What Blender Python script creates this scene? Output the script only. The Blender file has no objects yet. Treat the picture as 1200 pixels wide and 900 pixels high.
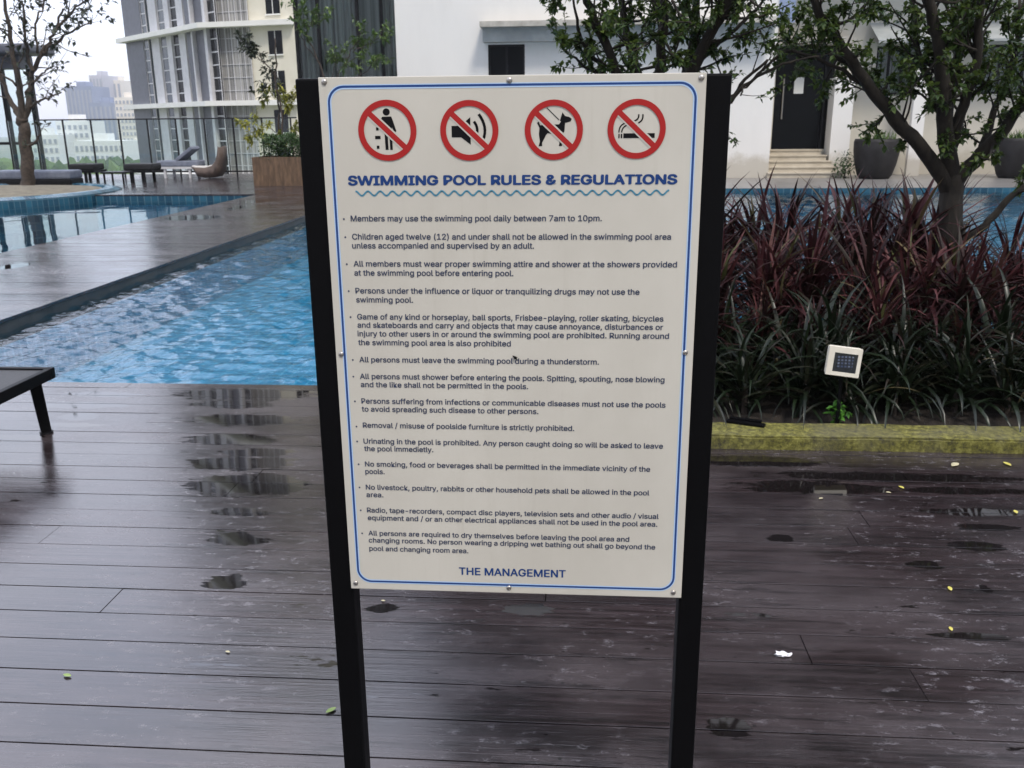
import bpy, bmesh, math, random
from mathutils import Vector, Matrix, noise as mnoise
random.seed(7)
R = math.radians
scene = bpy.context.scene
COL = scene.collection

# ------------------------------------------------------------------ camera
F, PITCH, YAW, ROLL, EYE = 1057.7, 16.242, 4.316, -0.513, 1.42
cam_d = bpy.data.cameras.new('camera'); cam = bpy.data.objects.new('camera', cam_d); COL.objects.link(cam)
CR = Matrix.Rotation(R(YAW), 3, 'Z') @ Matrix.Rotation(R(90-PITCH), 3, 'X') @ Matrix.Rotation(R(ROLL), 3, 'Z')
CO = Vector((0, 0, EYE))
cam.matrix_world = Matrix.Translation(CO) @ CR.to_4x4()
cam_d.sensor_width = 36; cam_d.lens = F/1200*36
cam_d.clip_start = 0.05; cam_d.clip_end = 6000
cam_d.dof.use_dof = True; cam_d.dof.focus_distance = 1.62; cam_d.dof.aperture_fstop = 17
scene.camera = cam

# ------------------------------------------------------------------ light
SUN_EL, SUN_AZ = 58, 150          # azimuth clockwise from +y, behind the camera to the right
W = bpy.data.worlds.new('World'); scene.world = W; W.use_nodes = True
nt = W.node_tree; nt.nodes.clear()
wo = nt.nodes.new('ShaderNodeOutputWorld'); bg = nt.nodes.new('ShaderNodeBackground')
sky = nt.nodes.new('ShaderNodeTexSky'); sky.sky_type = 'NISHITA'; sky.sun_disc = False
sky.sun_elevation = R(SUN_EL); sky.sun_rotation = R(SUN_AZ)
tc = nt.nodes.new('ShaderNodeTexCoord')
cn = nt.nodes.new('ShaderNodeTexNoise'); cn.inputs['Scale'].default_value = 2.6; cn.inputs['Detail'].default_value = 7
mp = nt.nodes.new('ShaderNodeMapping'); mp.inputs['Scale'].default_value = (1, 1, 2.6)
cr = nt.nodes.new('ShaderNodeValToRGB')
cr.color_ramp.elements[0].position = .3; cr.color_ramp.elements[0].color = (6.0, 6.5, 8.2, 1)
cr.color_ramp.elements[1].position = .72; cr.color_ramp.elements[1].color = (9.0, 9.0, 9.7, 1)
mx = nt.nodes.new('ShaderNodeMix'); mx.data_type = 'RGBA'; mx.inputs[0].default_value = .76
nt.links.new(tc.outputs['Generated'], mp.inputs[0]); nt.links.new(mp.outputs[0], cn.inputs['Vector'])
nt.links.new(cn.outputs['Fac'], cr.inputs[0])
nt.links.new(sky.outputs[0], mx.inputs[6]); nt.links.new(cr.outputs[0], mx.inputs[7])
# an overcast sky is brightest overhead and dimmer towards the horizon
sz = nt.nodes.new('ShaderNodeSeparateXYZ'); nt.links.new(tc.outputs['Generated'], sz.inputs[0])
mr = nt.nodes.new('ShaderNodeMapRange'); mr.inputs[1].default_value = 0; mr.inputs[2].default_value = .5; mr.inputs[3].default_value = .92; mr.inputs[4].default_value = 2.6
nt.links.new(sz.outputs[2], mr.inputs[0])
# added directional weight: sky lifted ahead to the left, dimmed behind to deepen blacks
dp = nt.nodes.new('ShaderNodeVectorMath'); dp.operation = 'DOT_PRODUCT'; dp.inputs[1].default_value = (-.42, .90, .1); nt.links.new(tc.outputs['Generated'], dp.inputs[0])
m2 = nt.nodes.new('ShaderNodeMapRange'); m2.inputs[1].default_value = -.7; m2.inputs[2].default_value = .9; m2.inputs[3].default_value = .28; m2.inputs[4].default_value = 1.25
nt.links.new(dp.outputs['Value'], m2.inputs[0])
mu = nt.nodes.new('ShaderNodeMath'); mu.operation = 'MULTIPLY'; nt.links.new(mr.outputs[0], mu.inputs[0]); nt.links.new(m2.outputs[0], mu.inputs[1])
vm = nt.nodes.new('ShaderNodeVectorMath'); vm.operation = 'SCALE'; nt.links.new(mx.outputs[2], vm.inputs[0]); nt.links.new(mu.outputs[0], vm.inputs['Scale'])
nt.links.new(vm.outputs[0], bg.inputs[0]); bg.inputs[1].default_value = .1
nt.links.new(bg.outputs[0], wo.inputs[0])
sl = bpy.data.lights.new('sun', 'SUN'); sl.energy = 2.2; sl.angle = R(12); sl.color = (1, .93, .84)
so = bpy.data.objects.new('sun', sl); COL.objects.link(so)
sd = Vector((math.sin(R(SUN_AZ))*math.cos(R(SUN_EL)), math.cos(R(SUN_AZ))*math.cos(R(SUN_EL)), math.sin(R(SUN_EL))))
so.rotation_euler = sd.to_track_quat('Z', 'Y').to_euler()
scene.view_settings.view_transform = 'Standard'; scene.view_settings.look = 'None'
scene.view_settings.exposure = 0.42; scene.view_settings.gamma = 1

# ------------------------------------------------------------------ surveying helpers (photo pixel -> point in the place)
def ray(px, py): return CR @ Vector(((px-600)/F, (450-py)/F, -1))
def G(px, py, z=0):
    d = ray(px, py); return CO + d*((z-CO.z)/d.z)
def at(px, py, Y):
    d = ray(px, py); return CO + d*(Y/d.y)

# ------------------------------------------------------------------ material helpers
def mat(name, col, rough=.6, metal=0, spec=.5, **k):
    m = bpy.data.materials.new(name); m.use_nodes = True
    b = m.node_tree.nodes['Principled BSDF']
    b.inputs['Base Color'].default_value = (*col, 1); b.inputs['Roughness'].default_value = rough
    b.inputs['Metallic'].default_value = metal; b.inputs['Specular IOR Level'].default_value = spec
    return m
class NT:
    def __init__(s, m): s.m = m; s.t = m.node_tree; s.b = s.t.nodes['Principled BSDF']
    def n(s, ty, **k):
        x = s.t.nodes.new(ty)
        for a, v in k.items():
            if a[0] == '_': x.inputs[a[1:].replace('_', ' ')].default_value = v
            else: setattr(x, a, v)
        return x
    def l(s, a, b): s.t.links.new(a, b)
    def coord(s, scale=(1, 1, 1), kind='Object'):
        c = s.n('ShaderNodeTexCoord'); mpn = s.n('ShaderNodeMapping'); mpn.inputs['Scale'].default_value = scale
        s.l(c.outputs[kind], mpn.inputs[0]); return mpn.outputs[0]
    def noise(s, vec, scale=1, detail=4, rough=.55):
        x = s.n('ShaderNodeTexNoise'); x.inputs['Scale'].default_value = scale; x.inputs['Detail'].default_value = detail
        x.inputs['Roughness'].default_value = rough; s.l(vec, x.inputs['Vector']); return x.outputs['Fac']
    def ramp(s, fac, stops):
        x = s.n('ShaderNodeValToRGB'); e = x.color_ramp.elements
        while len(e) < len(stops): e.new(.5)
        for el, (p, c) in zip(e, stops):
            el.position = p; el.color = (*c, 1) if isinstance(c, tuple) else (c, c, c, 1)
        s.l(fac, x.inputs[0]); return x.outputs[0]
    def mix(s, f, a, b, mode='MIX'):
        x = s.n('ShaderNodeMix'); x.data_type = 'RGBA'; x.blend_type = mode
        for i, v in ((0, f), (6, a), (7, b)):
            if hasattr(v, 'is_output'): s.l(v, x.inputs[i])
            elif isinstance(v, tuple): x.inputs[i].default_value = (*v, 1)
            else: x.inputs[i].default_value = v
        return x.outputs[2]
    def math(s, op, a, b=0, clamp=False):
        x = s.n('ShaderNodeMath'); x.operation = op; x.use_clamp = clamp
        for i, v in ((0, a), (1, b)):
            if hasattr(v, 'is_output'): s.l(v, x.inputs[i])
            else: x.inputs[i].default_value = v
        return x.outputs[0]
    def bump(s, h, strength=.3, dist=.01, prev=None):
        x = s.n('ShaderNodeBump'); x.inputs['Strength'].default_value = strength; x.inputs['Distance'].default_value = dist
        s.l(h, x.inputs['Height'])
        if prev: s.l(prev, x.inputs['Normal'])
        return x.outputs[0]
    def base(s, c): s.l(c, s.b.inputs['Base Color'])
    def rough(s, c): s.l(c, s.b.inputs['Roughness'])
    def normal(s, c): s.l(c, s.b.inputs['Normal'])
def noisy(name, c1, c2, scale=6, rough=.6, bump=.2, bdist=.005, stretch=(1, 1, 1), metal=0, spec=.5):
    m = mat(name, c1, rough, metal, spec); t = NT(m); v = t.coord(stretch)
    f = t.noise(v, scale, 6, .6)
    t.base(t.ramp(f, [(.3, c1), (.7, c2)]))
    if bump: t.normal(t.bump(t.noise(v, scale*6, 3), bump, bdist))
    return m
def leafmat(name, stops, rough=.4, spec=.4, thru=.15):
    m = mat(name, stops[0][1], rough, 0, spec); t = NT(m)
    a = t.n('ShaderNodeAttribute'); a.attribute_name = 'tint'
    c = t.ramp(a.outputs['Fac'], stops); t.base(c)
    tl = t.n('ShaderNodeBsdfTranslucent'); t.l(t.mix(.35, c, (.25, .32, .05), 'SCREEN') if thru > .2 else c, tl.inputs[0])
    ms = t.n('ShaderNodeMixShader'); ms.inputs[0].default_value = thru; t.l(t.b.outputs[0], ms.inputs[1]); t.l(tl.outputs[0], ms.inputs[2]); t.l(ms.outputs[0], t.t.nodes['Material Output'].inputs[0])
    return m

# ------------------------------------------------------------------ mesh helpers
class MB:
    def __init__(s): s.v = []; s.f = []; s.t = []; s.mi = []
    def face(s, pts, tint=0, mi=0):
        i = len(s.v); s.v += [tuple(p) for p in pts]; s.f.append(tuple(range(i, i+len(pts)))); s.t += [tint]*len(pts); s.mi.append(mi)
    def grid(s, rows, closed=False, caps=False, tint=0, mi=0):
        i0 = len(s.v); n = len(rows[0])
        for r in rows: s.v += [tuple(p) for p in r]; s.t += [tint]*n
        for a in range(len(rows)-1):
            for b in range(n if closed else n-1):
                c = (b+1) % n
                s.f.append((i0+a*n+b, i0+a*n+c, i0+(a+1)*n+c, i0+(a+1)*n+b)); s.mi.append(mi)
        if caps:
            s.f.append(tuple(i0+b for b in reversed(range(n)))); s.mi.append(mi)
            s.f.append(tuple(i0+(len(rows)-1)*n+b for b in range(n))); s.mi.append(mi)
    def box(s, x0, x1, y0, y1, z0, z1, M=None, tint=0, mi=0, bev=0):
        if bev:
            bm = bmesh.new(); bmesh.ops.create_cube(bm, size=1)
            for v in bm.verts: v.co = Vector((x0+(v.co.x+.5)*(x1-x0), y0+(v.co.y+.5)*(y1-y0), z0+(v.co.z+.5)*(z1-z0)))
            bmesh.ops.bevel(bm, geom=bm.edges[:], offset=bev, segments=2, affect='EDGES', profile=.6)
            s.bm(bm, M, tint, mi); bm.free(); return
        p = [Vector(q) for q in ((x0,y0,z0),(x1,y0,z0),(x1,y1,z0),(x0,y1,z0),(x0,y0,z1),(x1,y0,z1),(x1,y1,z1),(x0,y1,z1))]
        if M: p = [M @ q for q in p]
        i = len(s.v); s.v += [tuple(q) for q in p]; s.t += [tint]*8
        for f in ((0,3,2,1),(4,5,6,7),(0,1,5,4),(1,2,6,5),(2,3,7,6),(3,0,4,7)): s.f.append(tuple(i+k for k in f)); s.mi.append(mi)
    def bm(s, bm, M=None, tint=0, mi=0):
        i = len(s.v); bm.verts.index_update()
        for v in bm.verts: s.v.append(tuple(M @ v.co if M else v.co)); s.t.append(tint)
        for f in bm.faces: s.f.append(tuple(i+v.index for v in f.verts)); s.mi.append(mi)
    def tube(s, pts, radii, n=8, tint=0, caps=True, mi=0, wob=0):
        pts = [Vector(p) for p in pts]
        if not hasattr(radii, '__len__'): radii = [radii]*len(pts)
        rows = []; up = Vector((.13, .97, .2))
        for k, p in enumerate(pts):
            d = (pts[min(k+1, len(pts)-1)]-pts[max(k-1, 0)]).normalized()
            a = d.cross(up)
            if a.length < .05: a = d.cross(Vector((1, 0, 0)))
            a.normalize(); b = d.cross(a); up = -b if False else up
            rows.append([p+(a*math.cos(2*math.pi*j/n)+b*math.sin(2*math.pi*j/n))*radii[k]*(1+wob*random.uniform(-1, 1)) for j in range(n)])
        s.grid(rows, True, caps, tint, mi)
    def lathe(s, prof, c=(0, 0, 0), n=24, tint=0, caps=False):
        c = Vector(c)
        s.grid([[c+Vector((r*math.cos(2*math.pi*j/n), r*math.sin(2*math.pi*j/n), z)) for j in range(n)] for r, z in prof], True, caps, tint)
    def build(s, name, mats, parent=None, smooth=False, tag=None):
        me = bpy.data.meshes.new(name); me.from_pydata(s.v, [], s.f); me.update()
        for m in (mats if isinstance(mats, (list, tuple)) else [mats]): me.materials.append(m)
        me.polygons.foreach_set('material_index', s.mi)
        if any(s.t):
            at_ = me.attributes.new('tint', 'FLOAT', 'POINT'); at_.data.foreach_set('value', s.t)
        if smooth: me.polygons.foreach_set('use_smooth', [True]*len(me.polygons))
        o = bpy.data.objects.new(name, me); COL.objects.link(o)
        if parent: o.parent = parent
        return o
def tag(o, label, cat, group=None):
    o['label'] = label; o['category'] = cat
    if group: o['group'] = group
    return o
def struct(o): o['kind'] = 'structure'; return o
def stuff(o): o['kind'] = 'stuff'; return o
def thing(name, label, cat, loc=(0, 0, 0), rz=0, group=None):
    o = bpy.data.objects.new(name, None); COL.objects.link(o); o.location = loc; o.rotation_euler = (0, 0, rz)
    o.empty_display_size = .1
    return tag(o, label, cat, group)
def copy_tree(o, parent=None):
    c = o.copy(); COL.objects.link(c)
    if parent: c.parent = parent
    for ch in list(o.children): copy_tree(ch, c)
    return c

# ------------------------------------------------------------------ materials
# wet composite decking: grain along x, wear, dried scuffs, damp sheen, standing water
def deck_material(name, puddles, dry=0.0):
    m = mat(name, (.05, .045, .045), .3); t = NT(m)
    v = t.coord((1, 1, 1), 'Object'); grain = t.coord((1.6, 60, 8)); fine = t.coord((5, 240, 20)); blot = t.coord((.8, 1.6, 1))
    at_ = t.n('ShaderNodeAttribute'); at_.attribute_name = 'tint'
    g = t.noise(grain, 1, 5, .6); fg = t.noise(fine, 1, 3, .6); bl = t.noise(blot, 1.4, 6, .62)
    c = t.ramp(g, [(.36, (.009, .006, .006)), (.66, (.040, .029, .031))])
    c = t.mix(t.math('MULTIPLY', at_.outputs['Fac'], .6), c, (.012, .010, .011))
    c = t.mix(t.ramp(bl, [(.44, 0.), (.6, .75)]), c, (.054, .044, .046))
    # pale scuffs and salts, streaked with the grain
    sc = t.noise(t.coord((5.5, 13, 3)), 2.6, 10, .8); sm = t.noise(v, 1.1, 3)
    scf = t.math('MULTIPLY', t.ramp(sc, [(.55, 0.), (.66, 1.)]), t.ramp(sm, [(.42, 0.), (.6, .85)]))
    c = t.mix(scf, c, (.17, .158, .168))
    mo = t.noise(t.coord((1.3, 11, 1)), 2.2, 10, .8)
    c = t.mix(t.ramp(mo, [(.53, 0.), (.6, .7)]), c, (.007, .006, .0065))
    # tiny dark specks
    vo = t.n('ShaderNodeTexVoronoi'); vo.inputs['Scale'].default_value = 5.5; t.l(v, vo.inputs['Vector'])
    sp = t.ramp(vo.outputs['Distance'], [(.035, 1.), (.05, 0.)])
    c = t.mix(t.math('MULTIPLY', sp, .75), c, (.016, .014, .014))
    # one screw a board on each joist line
    se = t.n('ShaderNodeSeparateXYZ'); tq = t.n('ShaderNodeTexCoord'); t.l(tq.outputs['Object'], se.inputs[0])
    fx = t.math('SUBTRACT', t.math('FLOORED_MODULO', t.math('ADD', se.outputs[0], .735), .47), .235)
    fy = t.math('SUBTRACT', t.math('FLOORED_MODULO', t.math('SUBTRACT', se.outputs[1], 1.746), .1472), .022)
    dd = t.math('MULTIPLY', t.math('ADD', t.math('MULTIPLY', fx, fx), t.math('MULTIPLY', fy, fy)), 25000.)
    c = t.mix(t.ramp(dd, [(.35, .9), (.6, 0.)]), c, (.008, .007, .007))
    # puddles: ellipses given in metres with ragged rims
    rag = t.noise(t.coord((5, 20, 1)), 1.3, 7, .72)
    pm = None
    sep = t.n('ShaderNodeSeparateXYZ'); tcn = t.n('ShaderNodeTexCoord'); t.l(tcn.outputs['Object'], sep.inputs[0])
    for (px_, py_, rx, ry) in puddles:
        dx = t.math('DIVIDE', t.math('SUBTRACT', sep.outputs[0], px_), rx); dy = t.math('DIVIDE', t.math('SUBTRACT', sep.outputs[1], py_), ry)
        r2 = t.math('ADD', t.math('MULTIPLY', dx, dx), t.math('MULTIPLY', dy, dy))
        q = t.math('SUBTRACT', 1.0, r2, True)
        pm = q if pm is None else t.math('MAXIMUM', pm, q)
    big = t.noise(t.coord((.55, 3.2, 1)), 1.0, 5, .6)
    loose = t.ramp(big, [(.63, 0.), (.74, .6)])
    pm = loose if pm is None else t.math('MAXIMUM', pm, loose)
    wet = t.ramp(t.math('ADD', t.math('MULTIPLY', pm, 1.05), t.math('MULTIPLY', t.math('SUBTRACT', rag, .5), 3.0)), [(.37, 0.), (.45, 1.)])
    c = t.mix(t.math('MULTIPLY', wet, .9), c, (.006, .005, .005))
    t.base(c)
    ro = t.ramp(bl, [(.35, .10), (.65, .25)])
    ro = t.mix(scf, ro, (.6, .6, .6)); ro = t.mix(wet, ro, (.03, .03, .03)); t.rough(ro)
    bp = t.n('ShaderNodeBump'); bp.inputs['Distance'].default_value = .0012
    t.l(t.math('SUBTRACT', .45, t.math('MULTIPLY', wet, .44)), bp.inputs['Strength'])
    t.l(t.math('ADD', t.math('MULTIPLY', fg, .6), g), bp.inputs['Height']); t.normal(bp.outputs[0])
    t.b.inputs['Specular IOR Level'].default_value = .8
    return m
def pxl(x, y, rx, ry):
    a = G(x, y); b = G(x+rx, y); c_ = G(x, y+ry)
    return (a.x, a.y, abs(b.x-a.x), abs(c_.y-a.y))
PUD = [pxl(*q) for q in ((290,462,100,10),(270,474,60,6),(285,492,80,9),(270,515,72,9),(300,530,60,6),(285,543,80,11),(290,568,88,18),(282,600,45,7),(280,632,48,10),(262,683,32,12),
                          (120,462,60,4),(95,475,70,5),(92,488,30,6),(80,498,50,3),(20,512,45,4),
                          (450,713,22,8),(620,715,34,10),(855,853,34,15),(880,540,110,9),(950,571,120,10),(1140,600,80,6),(1155,618,55,5),
                          (915,631,20,6),(1150,640,45,7),(1085,662,26,6),(1155,690,10,6),(1140,746,60,6),(1040,559,190,6),(1130,575,90,5))]
M_deck = deck_material('wet_decking', PUD)
M_walk = deck_material('wet_walkway_decking', [pxl(*q) for q in ((15,312,18,5),(280,243,10,5),(225,255,40,4),(300,236,22,3))])
M_black = mat('black_paint', (.0025, .0025, .003), .5, 0, .1); _t = NT(M_black); _t.normal(_t.bump(_t.noise(_t.coord(), 220, 2), .12, .001))
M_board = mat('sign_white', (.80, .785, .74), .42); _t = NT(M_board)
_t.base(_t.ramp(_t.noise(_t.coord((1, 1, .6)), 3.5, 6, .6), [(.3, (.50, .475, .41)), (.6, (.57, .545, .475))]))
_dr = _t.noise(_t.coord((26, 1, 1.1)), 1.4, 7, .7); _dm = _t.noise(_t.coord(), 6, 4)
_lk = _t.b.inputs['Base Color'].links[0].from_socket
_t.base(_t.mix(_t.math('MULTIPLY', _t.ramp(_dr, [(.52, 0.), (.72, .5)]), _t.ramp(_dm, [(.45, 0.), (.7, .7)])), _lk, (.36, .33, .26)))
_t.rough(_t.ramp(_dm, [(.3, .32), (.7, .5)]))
M_blue = mat('print_blue', (.015, .055, .2), .5, 0, .3); M_pale = mat('print_pale_blue', (.42, .56, .74), .45)
M_title = mat('print_navy', (.009, .045, .18), .55, 0, .3)
M_wave = mat('print_wave', (.09, .32, .46), .45); M_ink = mat('print_ink', (.05, .062, .105), .55, 0, .3)
M_red = mat('print_red', (.36, .014, .013), .5, 0, .3); M_pict = mat('print_black', (.004, .004, .005), .6, 0, .15)
M_screw = mat('screw_steel', (.45, .42, .38), .35, 1.0)
M_tile = mat('pool_tile', (.1, .4, .6), .35); _t = NT(M_tile)
_b = _t.n('ShaderNodeTexBrick'); _b.offset = 0; _b.inputs['Scale'].default_value = 1; _b.inputs['Brick Width'].default_value = .1; _b.inputs['Row Height'].default_value = .1
_b.inputs['Mortar Size'].default_value = .006
_b.inputs['Color1'].default_value = (.022, .17, .28, 1); _b.inputs['Color2'].default_value = (.03, .21, .33, 1); _b.inputs['Mortar'].default_value = (.09, .32, .44, 1)
_t.l(_t.coord(), _b.inputs['Vector']); _t.base(_b.outputs[0])
M_rimtile = mat('waterline_tile', (.04, .14, .22), .25); _t = NT(M_rimtile)
_b = _t.n('ShaderNodeTexBrick'); _b.offset = 0; _b.inputs['Scale'].default_value = 1; _b.inputs['Brick Width'].default_value = .15; _b.inputs['Row Height'].default_value = .15
_b.inputs['Mortar Size'].default_value = .012
_b.inputs['Color1'].default_value = (.008, .04, .07, 1); _b.inputs['Color2'].default_value = (.02, .1, .15, 1); _b.inputs['Mortar'].default_value = (.06, .12, .15, 1)
_vm = _t.n('ShaderNodeCombineXYZ'); _sx = _t.n('ShaderNodeSeparateXYZ'); _tc = _t.n('ShaderNodeTexCoord'); _t.l(_tc.outputs['Object'], _sx.inputs[0])
_t.l(_t.math('ADD', _sx.outputs[0], _sx.outputs[1]), _vm.inputs[0]); _t.l(_sx.outputs[2], _vm.inputs[1]); _t.l(_vm.outputs[0], _b.inputs['Vector']); _t.base(_b.outputs[0])
def water_material(name, tint, layers, ior=1.33):
    m = bpy.data.materials.new(name); m.use_nodes = True; t = NT(m); out = t.t.nodes['Material Output']
    nrm = None
    for (scale, stretch, strength, dist, det) in layers:
        nrm = t.bump(t.noise(t.coord(stretch), scale, det, .5), strength, dist, nrm)
    tr = t.n('ShaderNodeBsdfTransparent'); tr.inputs[0].default_value = (*tint, 1)
    gl = t.n('ShaderNodeBsdfGlossy'); gl.inputs['Roughness'].default_value = .015
    fr = t.n('ShaderNodeFresnel'); fr.inputs[0].default_value = ior
    t.l(nrm, gl.inputs['Normal']); t.l(nrm, fr.inputs['Normal'])
    ms = t.n('ShaderNodeMixShader'); t.l(fr.outputs[0], ms.inputs[0]); t.l(tr.outputs[0], ms.inputs[1]); t.l(gl.outputs[0], ms.inputs[2])
    t.l(ms.outputs[0], out.inputs[0]); t.t.nodes.remove(t.b)
    return m
M_water = water_material('rippled_water', (.72, .93, 1), [(16, (1, 1.4, 1), 1, .010, 2)], 1.4)
M_calm = water_material('calm_water', (.72, .93, 1), [(1.2, (1, 1.6, 1), .5, .012, 2), (7, (1, 1.4, 1), .4, .001, 2)])
M_edge = noisy('dark_edge', (.02, .018, .016), (.05, .045, .04), 6, .4)
M_conc = noisy('podium_concrete', (.3, .29, .27), (.38, .37, .35), 3)
M_stone = noisy('pool_coping_stone', (.15, .145, .14), (.24, .23, .22), 2.5, .35)
M_terr = noisy('far_ground', (.06, .09, .035), (.12, .13, .07), .02, .9, 0)
M_moss = mat('mossy_kerb', (.2, .2, .05), .9); _t = NT(M_moss); _v = _t.coord()
_n = _t.noise(_v, 34, 9, .8); _n2 = _t.noise(_v, 4, 4)
_c = _t.ramp(_n, [(.36, (.022, .02, .01)), (.5, (.13, .122, .02)), (.68, (.33, .315, .08))])
_c = _t.mix(_t.ramp(_n2, [(.45, 0.), (.65, .5)]), _c, (.10, .092, .068)); _t.base(_c); _t.normal(_t.bump(_n, .9, .012))
M_soil = noisy('dark_soil', (.012, .009, .007), (.03, .022, .015), 12, .95, .8, .02)
def white_wall(name, c, stain=(.42, .38, .3)):
    m = mat(name, c, .7); t = NT(m); v = t.coord(); 
    f = t.noise(t.coord((1.2, 1.2, .35)), 1.3, 7, .65)
    cc = t.mix(t.ramp(f, [(.45, 0.), (.75, .28)]), c, tuple(x*.78 for x in c))
    sx = t.n('ShaderNodeSeparateXYZ'); tcn = t.n('ShaderNodeTexCoord'); t.l(tcn.outputs['Object'], sx.inputs[0])
    low = t.math('ADD', sx.outputs[2], t.math('MULTIPLY', t.noise(v, 3.5, 10, .75), -.75))
    cc = t.mix(t.ramp(low, [(0., .75), (.25, 0.)]), cc, stain)
    t.base(cc); t.normal(t.bump(t.noise(v, 30, 4), .15, .004))
    return m
M_white = white_wall('white_render', (.74, .725, .69)); M_cream = white_wall('cream_render', (.56, .53, .45))
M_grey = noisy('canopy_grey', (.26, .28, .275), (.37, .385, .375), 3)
M_ledge = noisy('weathered_ledge', (.3, .28, .24), (.55, .52, .46), 4)
M_dglass = mat('dark_glass', (.005, .006, .007), .15, 0, .12)
M_frame = mat('dark_frame', (.007, .007, .008), .45, 0, .25)
M_stepst = noisy('step_stone', (.42, .37, .29), (.55, .5, .4), 4)
M_pot = noisy('pot_clay', (.016, .015, .015), (.03, .028, .028), 5, .6, spec=.25)
M_bark = mat('dark_bark', (.05, .04, .03), .9); _t = NT(M_bark); _v = _t.coord((1, 1, .35)); _n = _t.noise(_v, 26, 7, .7)
_t.base(_t.ramp(_n, [(.3, (.008, .0065, .005)), (.6, (.026, .021, .015)), (.85, (.075, .065, .045))])); _t.normal(_t.bump(_n, .9, .012))
M_bark2 = noisy('pale_brown_bark', (.03, .023, .018), (.08, .06, .046), 16, .9, .6, .01)
M_leaf = leafmat('tree_leaf', [(0, (.010, .022, .006)), (.55, (.034, .07, .015)), (1, (.13, .18, .045))], .45, .3, .25)
M_leafp = leafmat('sparse_leaf', [(0, (.015, .025, .015)), (1, (.05, .06, .035))], .5)
M_leafb = leafmat('bright_leaf', [(0, (.03, .07, .015)), (1, (.13, .2, .045))], .45)
M_leafy = leafmat('yellow_leaf', [(0, (.10, .14, .02)), (1, (.40, .38, .06))], .5)
M_hedge = leafmat('hedge_leaf', [(0, (.012, .035, .01)), (1, (.05, .1, .025))], .5)
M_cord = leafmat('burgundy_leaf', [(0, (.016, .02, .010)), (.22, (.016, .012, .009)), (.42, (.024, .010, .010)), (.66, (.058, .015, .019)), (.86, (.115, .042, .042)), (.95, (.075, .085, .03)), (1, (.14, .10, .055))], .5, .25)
M_strap = leafmat('dark_strap_leaf', [(0, (.005, .009, .004)), (.5, (.012, .022, .009)), (.8, (.026, .02, .014)), (.93, (.055, .07, .025)), (1, (.13, .10, .05))], .36, .4)
M_weed = leafmat('weed_leaf', [(0, (.04, .14, .015)), (1, (.09, .26, .03))], .5)
M_lampw = noisy('yellowed_white_plastic', (.62, .58, .47), (.74, .7, .6), 8, .5)
M_lampg = mat('lamp_glass', (.012, .014, .02), .08, 0, .8)
M_led = mat('led_chip', (.1, .12, .15), .3); _t = NT(M_led)
_b = _t.n('ShaderNodeTexBrick'); _b.offset = 0; _b.inputs['Scale'].default_value = 1; _b.inputs['Brick Width'].default_value = .0155; _b.inputs['Row Height'].default_value = .0145; _b.inputs['Mortar Size'].default_value = .0035
_b.inputs['Color1'].default_value = (.05, .07, .13, 1); _b.inputs['Color2'].default_value = (.16, .19, .25, 1); _b.inputs['Mortar'].default_value = (.01, .012, .016, 1)
_sx = _t.n('ShaderNodeSeparateXYZ'); _vm = _t.n('ShaderNodeCombineXYZ'); _t.l(_t.coord(), _sx.inputs[0]); _t.l(_sx.outputs[0], _vm.inputs[0]); _t.l(_sx.outputs[2], _vm.inputs[1]); _t.l(_vm.outputs[0], _b.inputs['Vector']); _t.base(_b.outputs[0])
M_mesh = noisy('sling_mesh', (.02, .02, .021), (.035, .035, .036), 90, .6, .5, .002)
M_corten = noisy('rust_brown_planter', (.06, .036, .02), (.17, .105, .06), 5, .7, .2, .005, (3, 3, .6))
M_wicker = noisy('wicker', (.07, .05, .04), (.16, .12, .1), 40, .7, .6, .01)
M_cush = noisy('blue_grey_cushion', (.13, .15, .2), (.2, .22, .27), 10, .8)
M_greyglass = mat('tower_glass', (.05, .065, .08), .08, 0, .6)
M_dkgrey = noisy('grey_blue_cladding', (.075, .08, .1), (.11, .115, .14), 2, .45)
M_midgrey = noisy('light_grey_cladding', (.5, .5, .52), (.62, .62, .63), 2, .5)
M_tcream = noisy('tower_cream', (.66, .62, .5), (.74, .7, .58), 1, .7, 0)
M_slab = noisy('slab_white', (.74, .74, .7), (.82, .81, .77), 1, .7, 0)
M_curt = mat('grey_curtain', (.3, .29, .28), .8); _t = NT(M_curt)
_t.base(_t.ramp(_t.noise(_t.coord((9, 9, .05)), 1, 3), [(.35, (.1, .1, .1)), (.62, (.42, .41, .39))]))
M_clear = bpy.data.materials.new('clear_glass'); M_clear.use_nodes = True; _t = NT(M_clear)
_tr = _t.n('ShaderNodeBsdfTransparent'); _tr.inputs[0].default_value = (.92, .97, .96, 1); _gl = _t.n('ShaderNodeBsdfGlossy'); _gl.inputs['Roughness'].default_value = .02
_fr = _t.n('ShaderNodeFresnel'); _fr.inputs[0].default_value = 1.45; _ms = _t.n('ShaderNodeMixShader')
_t.l(_fr.outputs[0], _ms.inputs[0]); _t.l(_tr.outputs[0], _ms.inputs[1]); _t.l(_gl.outputs[0], _ms.inputs[2]); _t.l(_ms.outputs[0], _t.t.nodes['Material Output'].inputs[0]); _t.t.nodes.remove(_t.b)
M_cityb = noisy('city_blue', (.17, .21, .31), (.24, .29, .4), .05, .6, 0); M_cityc = noisy('city_cream', (.68, .63, .55), (.76, .72, .64), .05, .7, 0)
M_cityw = noisy('city_white', (.7, .7, .68), (.78, .78, .76), .05, .7, 0); M_citywin = mat('city_window', (.3, .33, .38), .3)
M_cityp = noisy('city_pale', (.42, .42, .46), (.5, .5, .54), .05, .7, 0)
M_wood = leafmat('far_foliage', [(0, (.04, .085, .02)), (1, (.14, .22, .06))], .8, .1)

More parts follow.
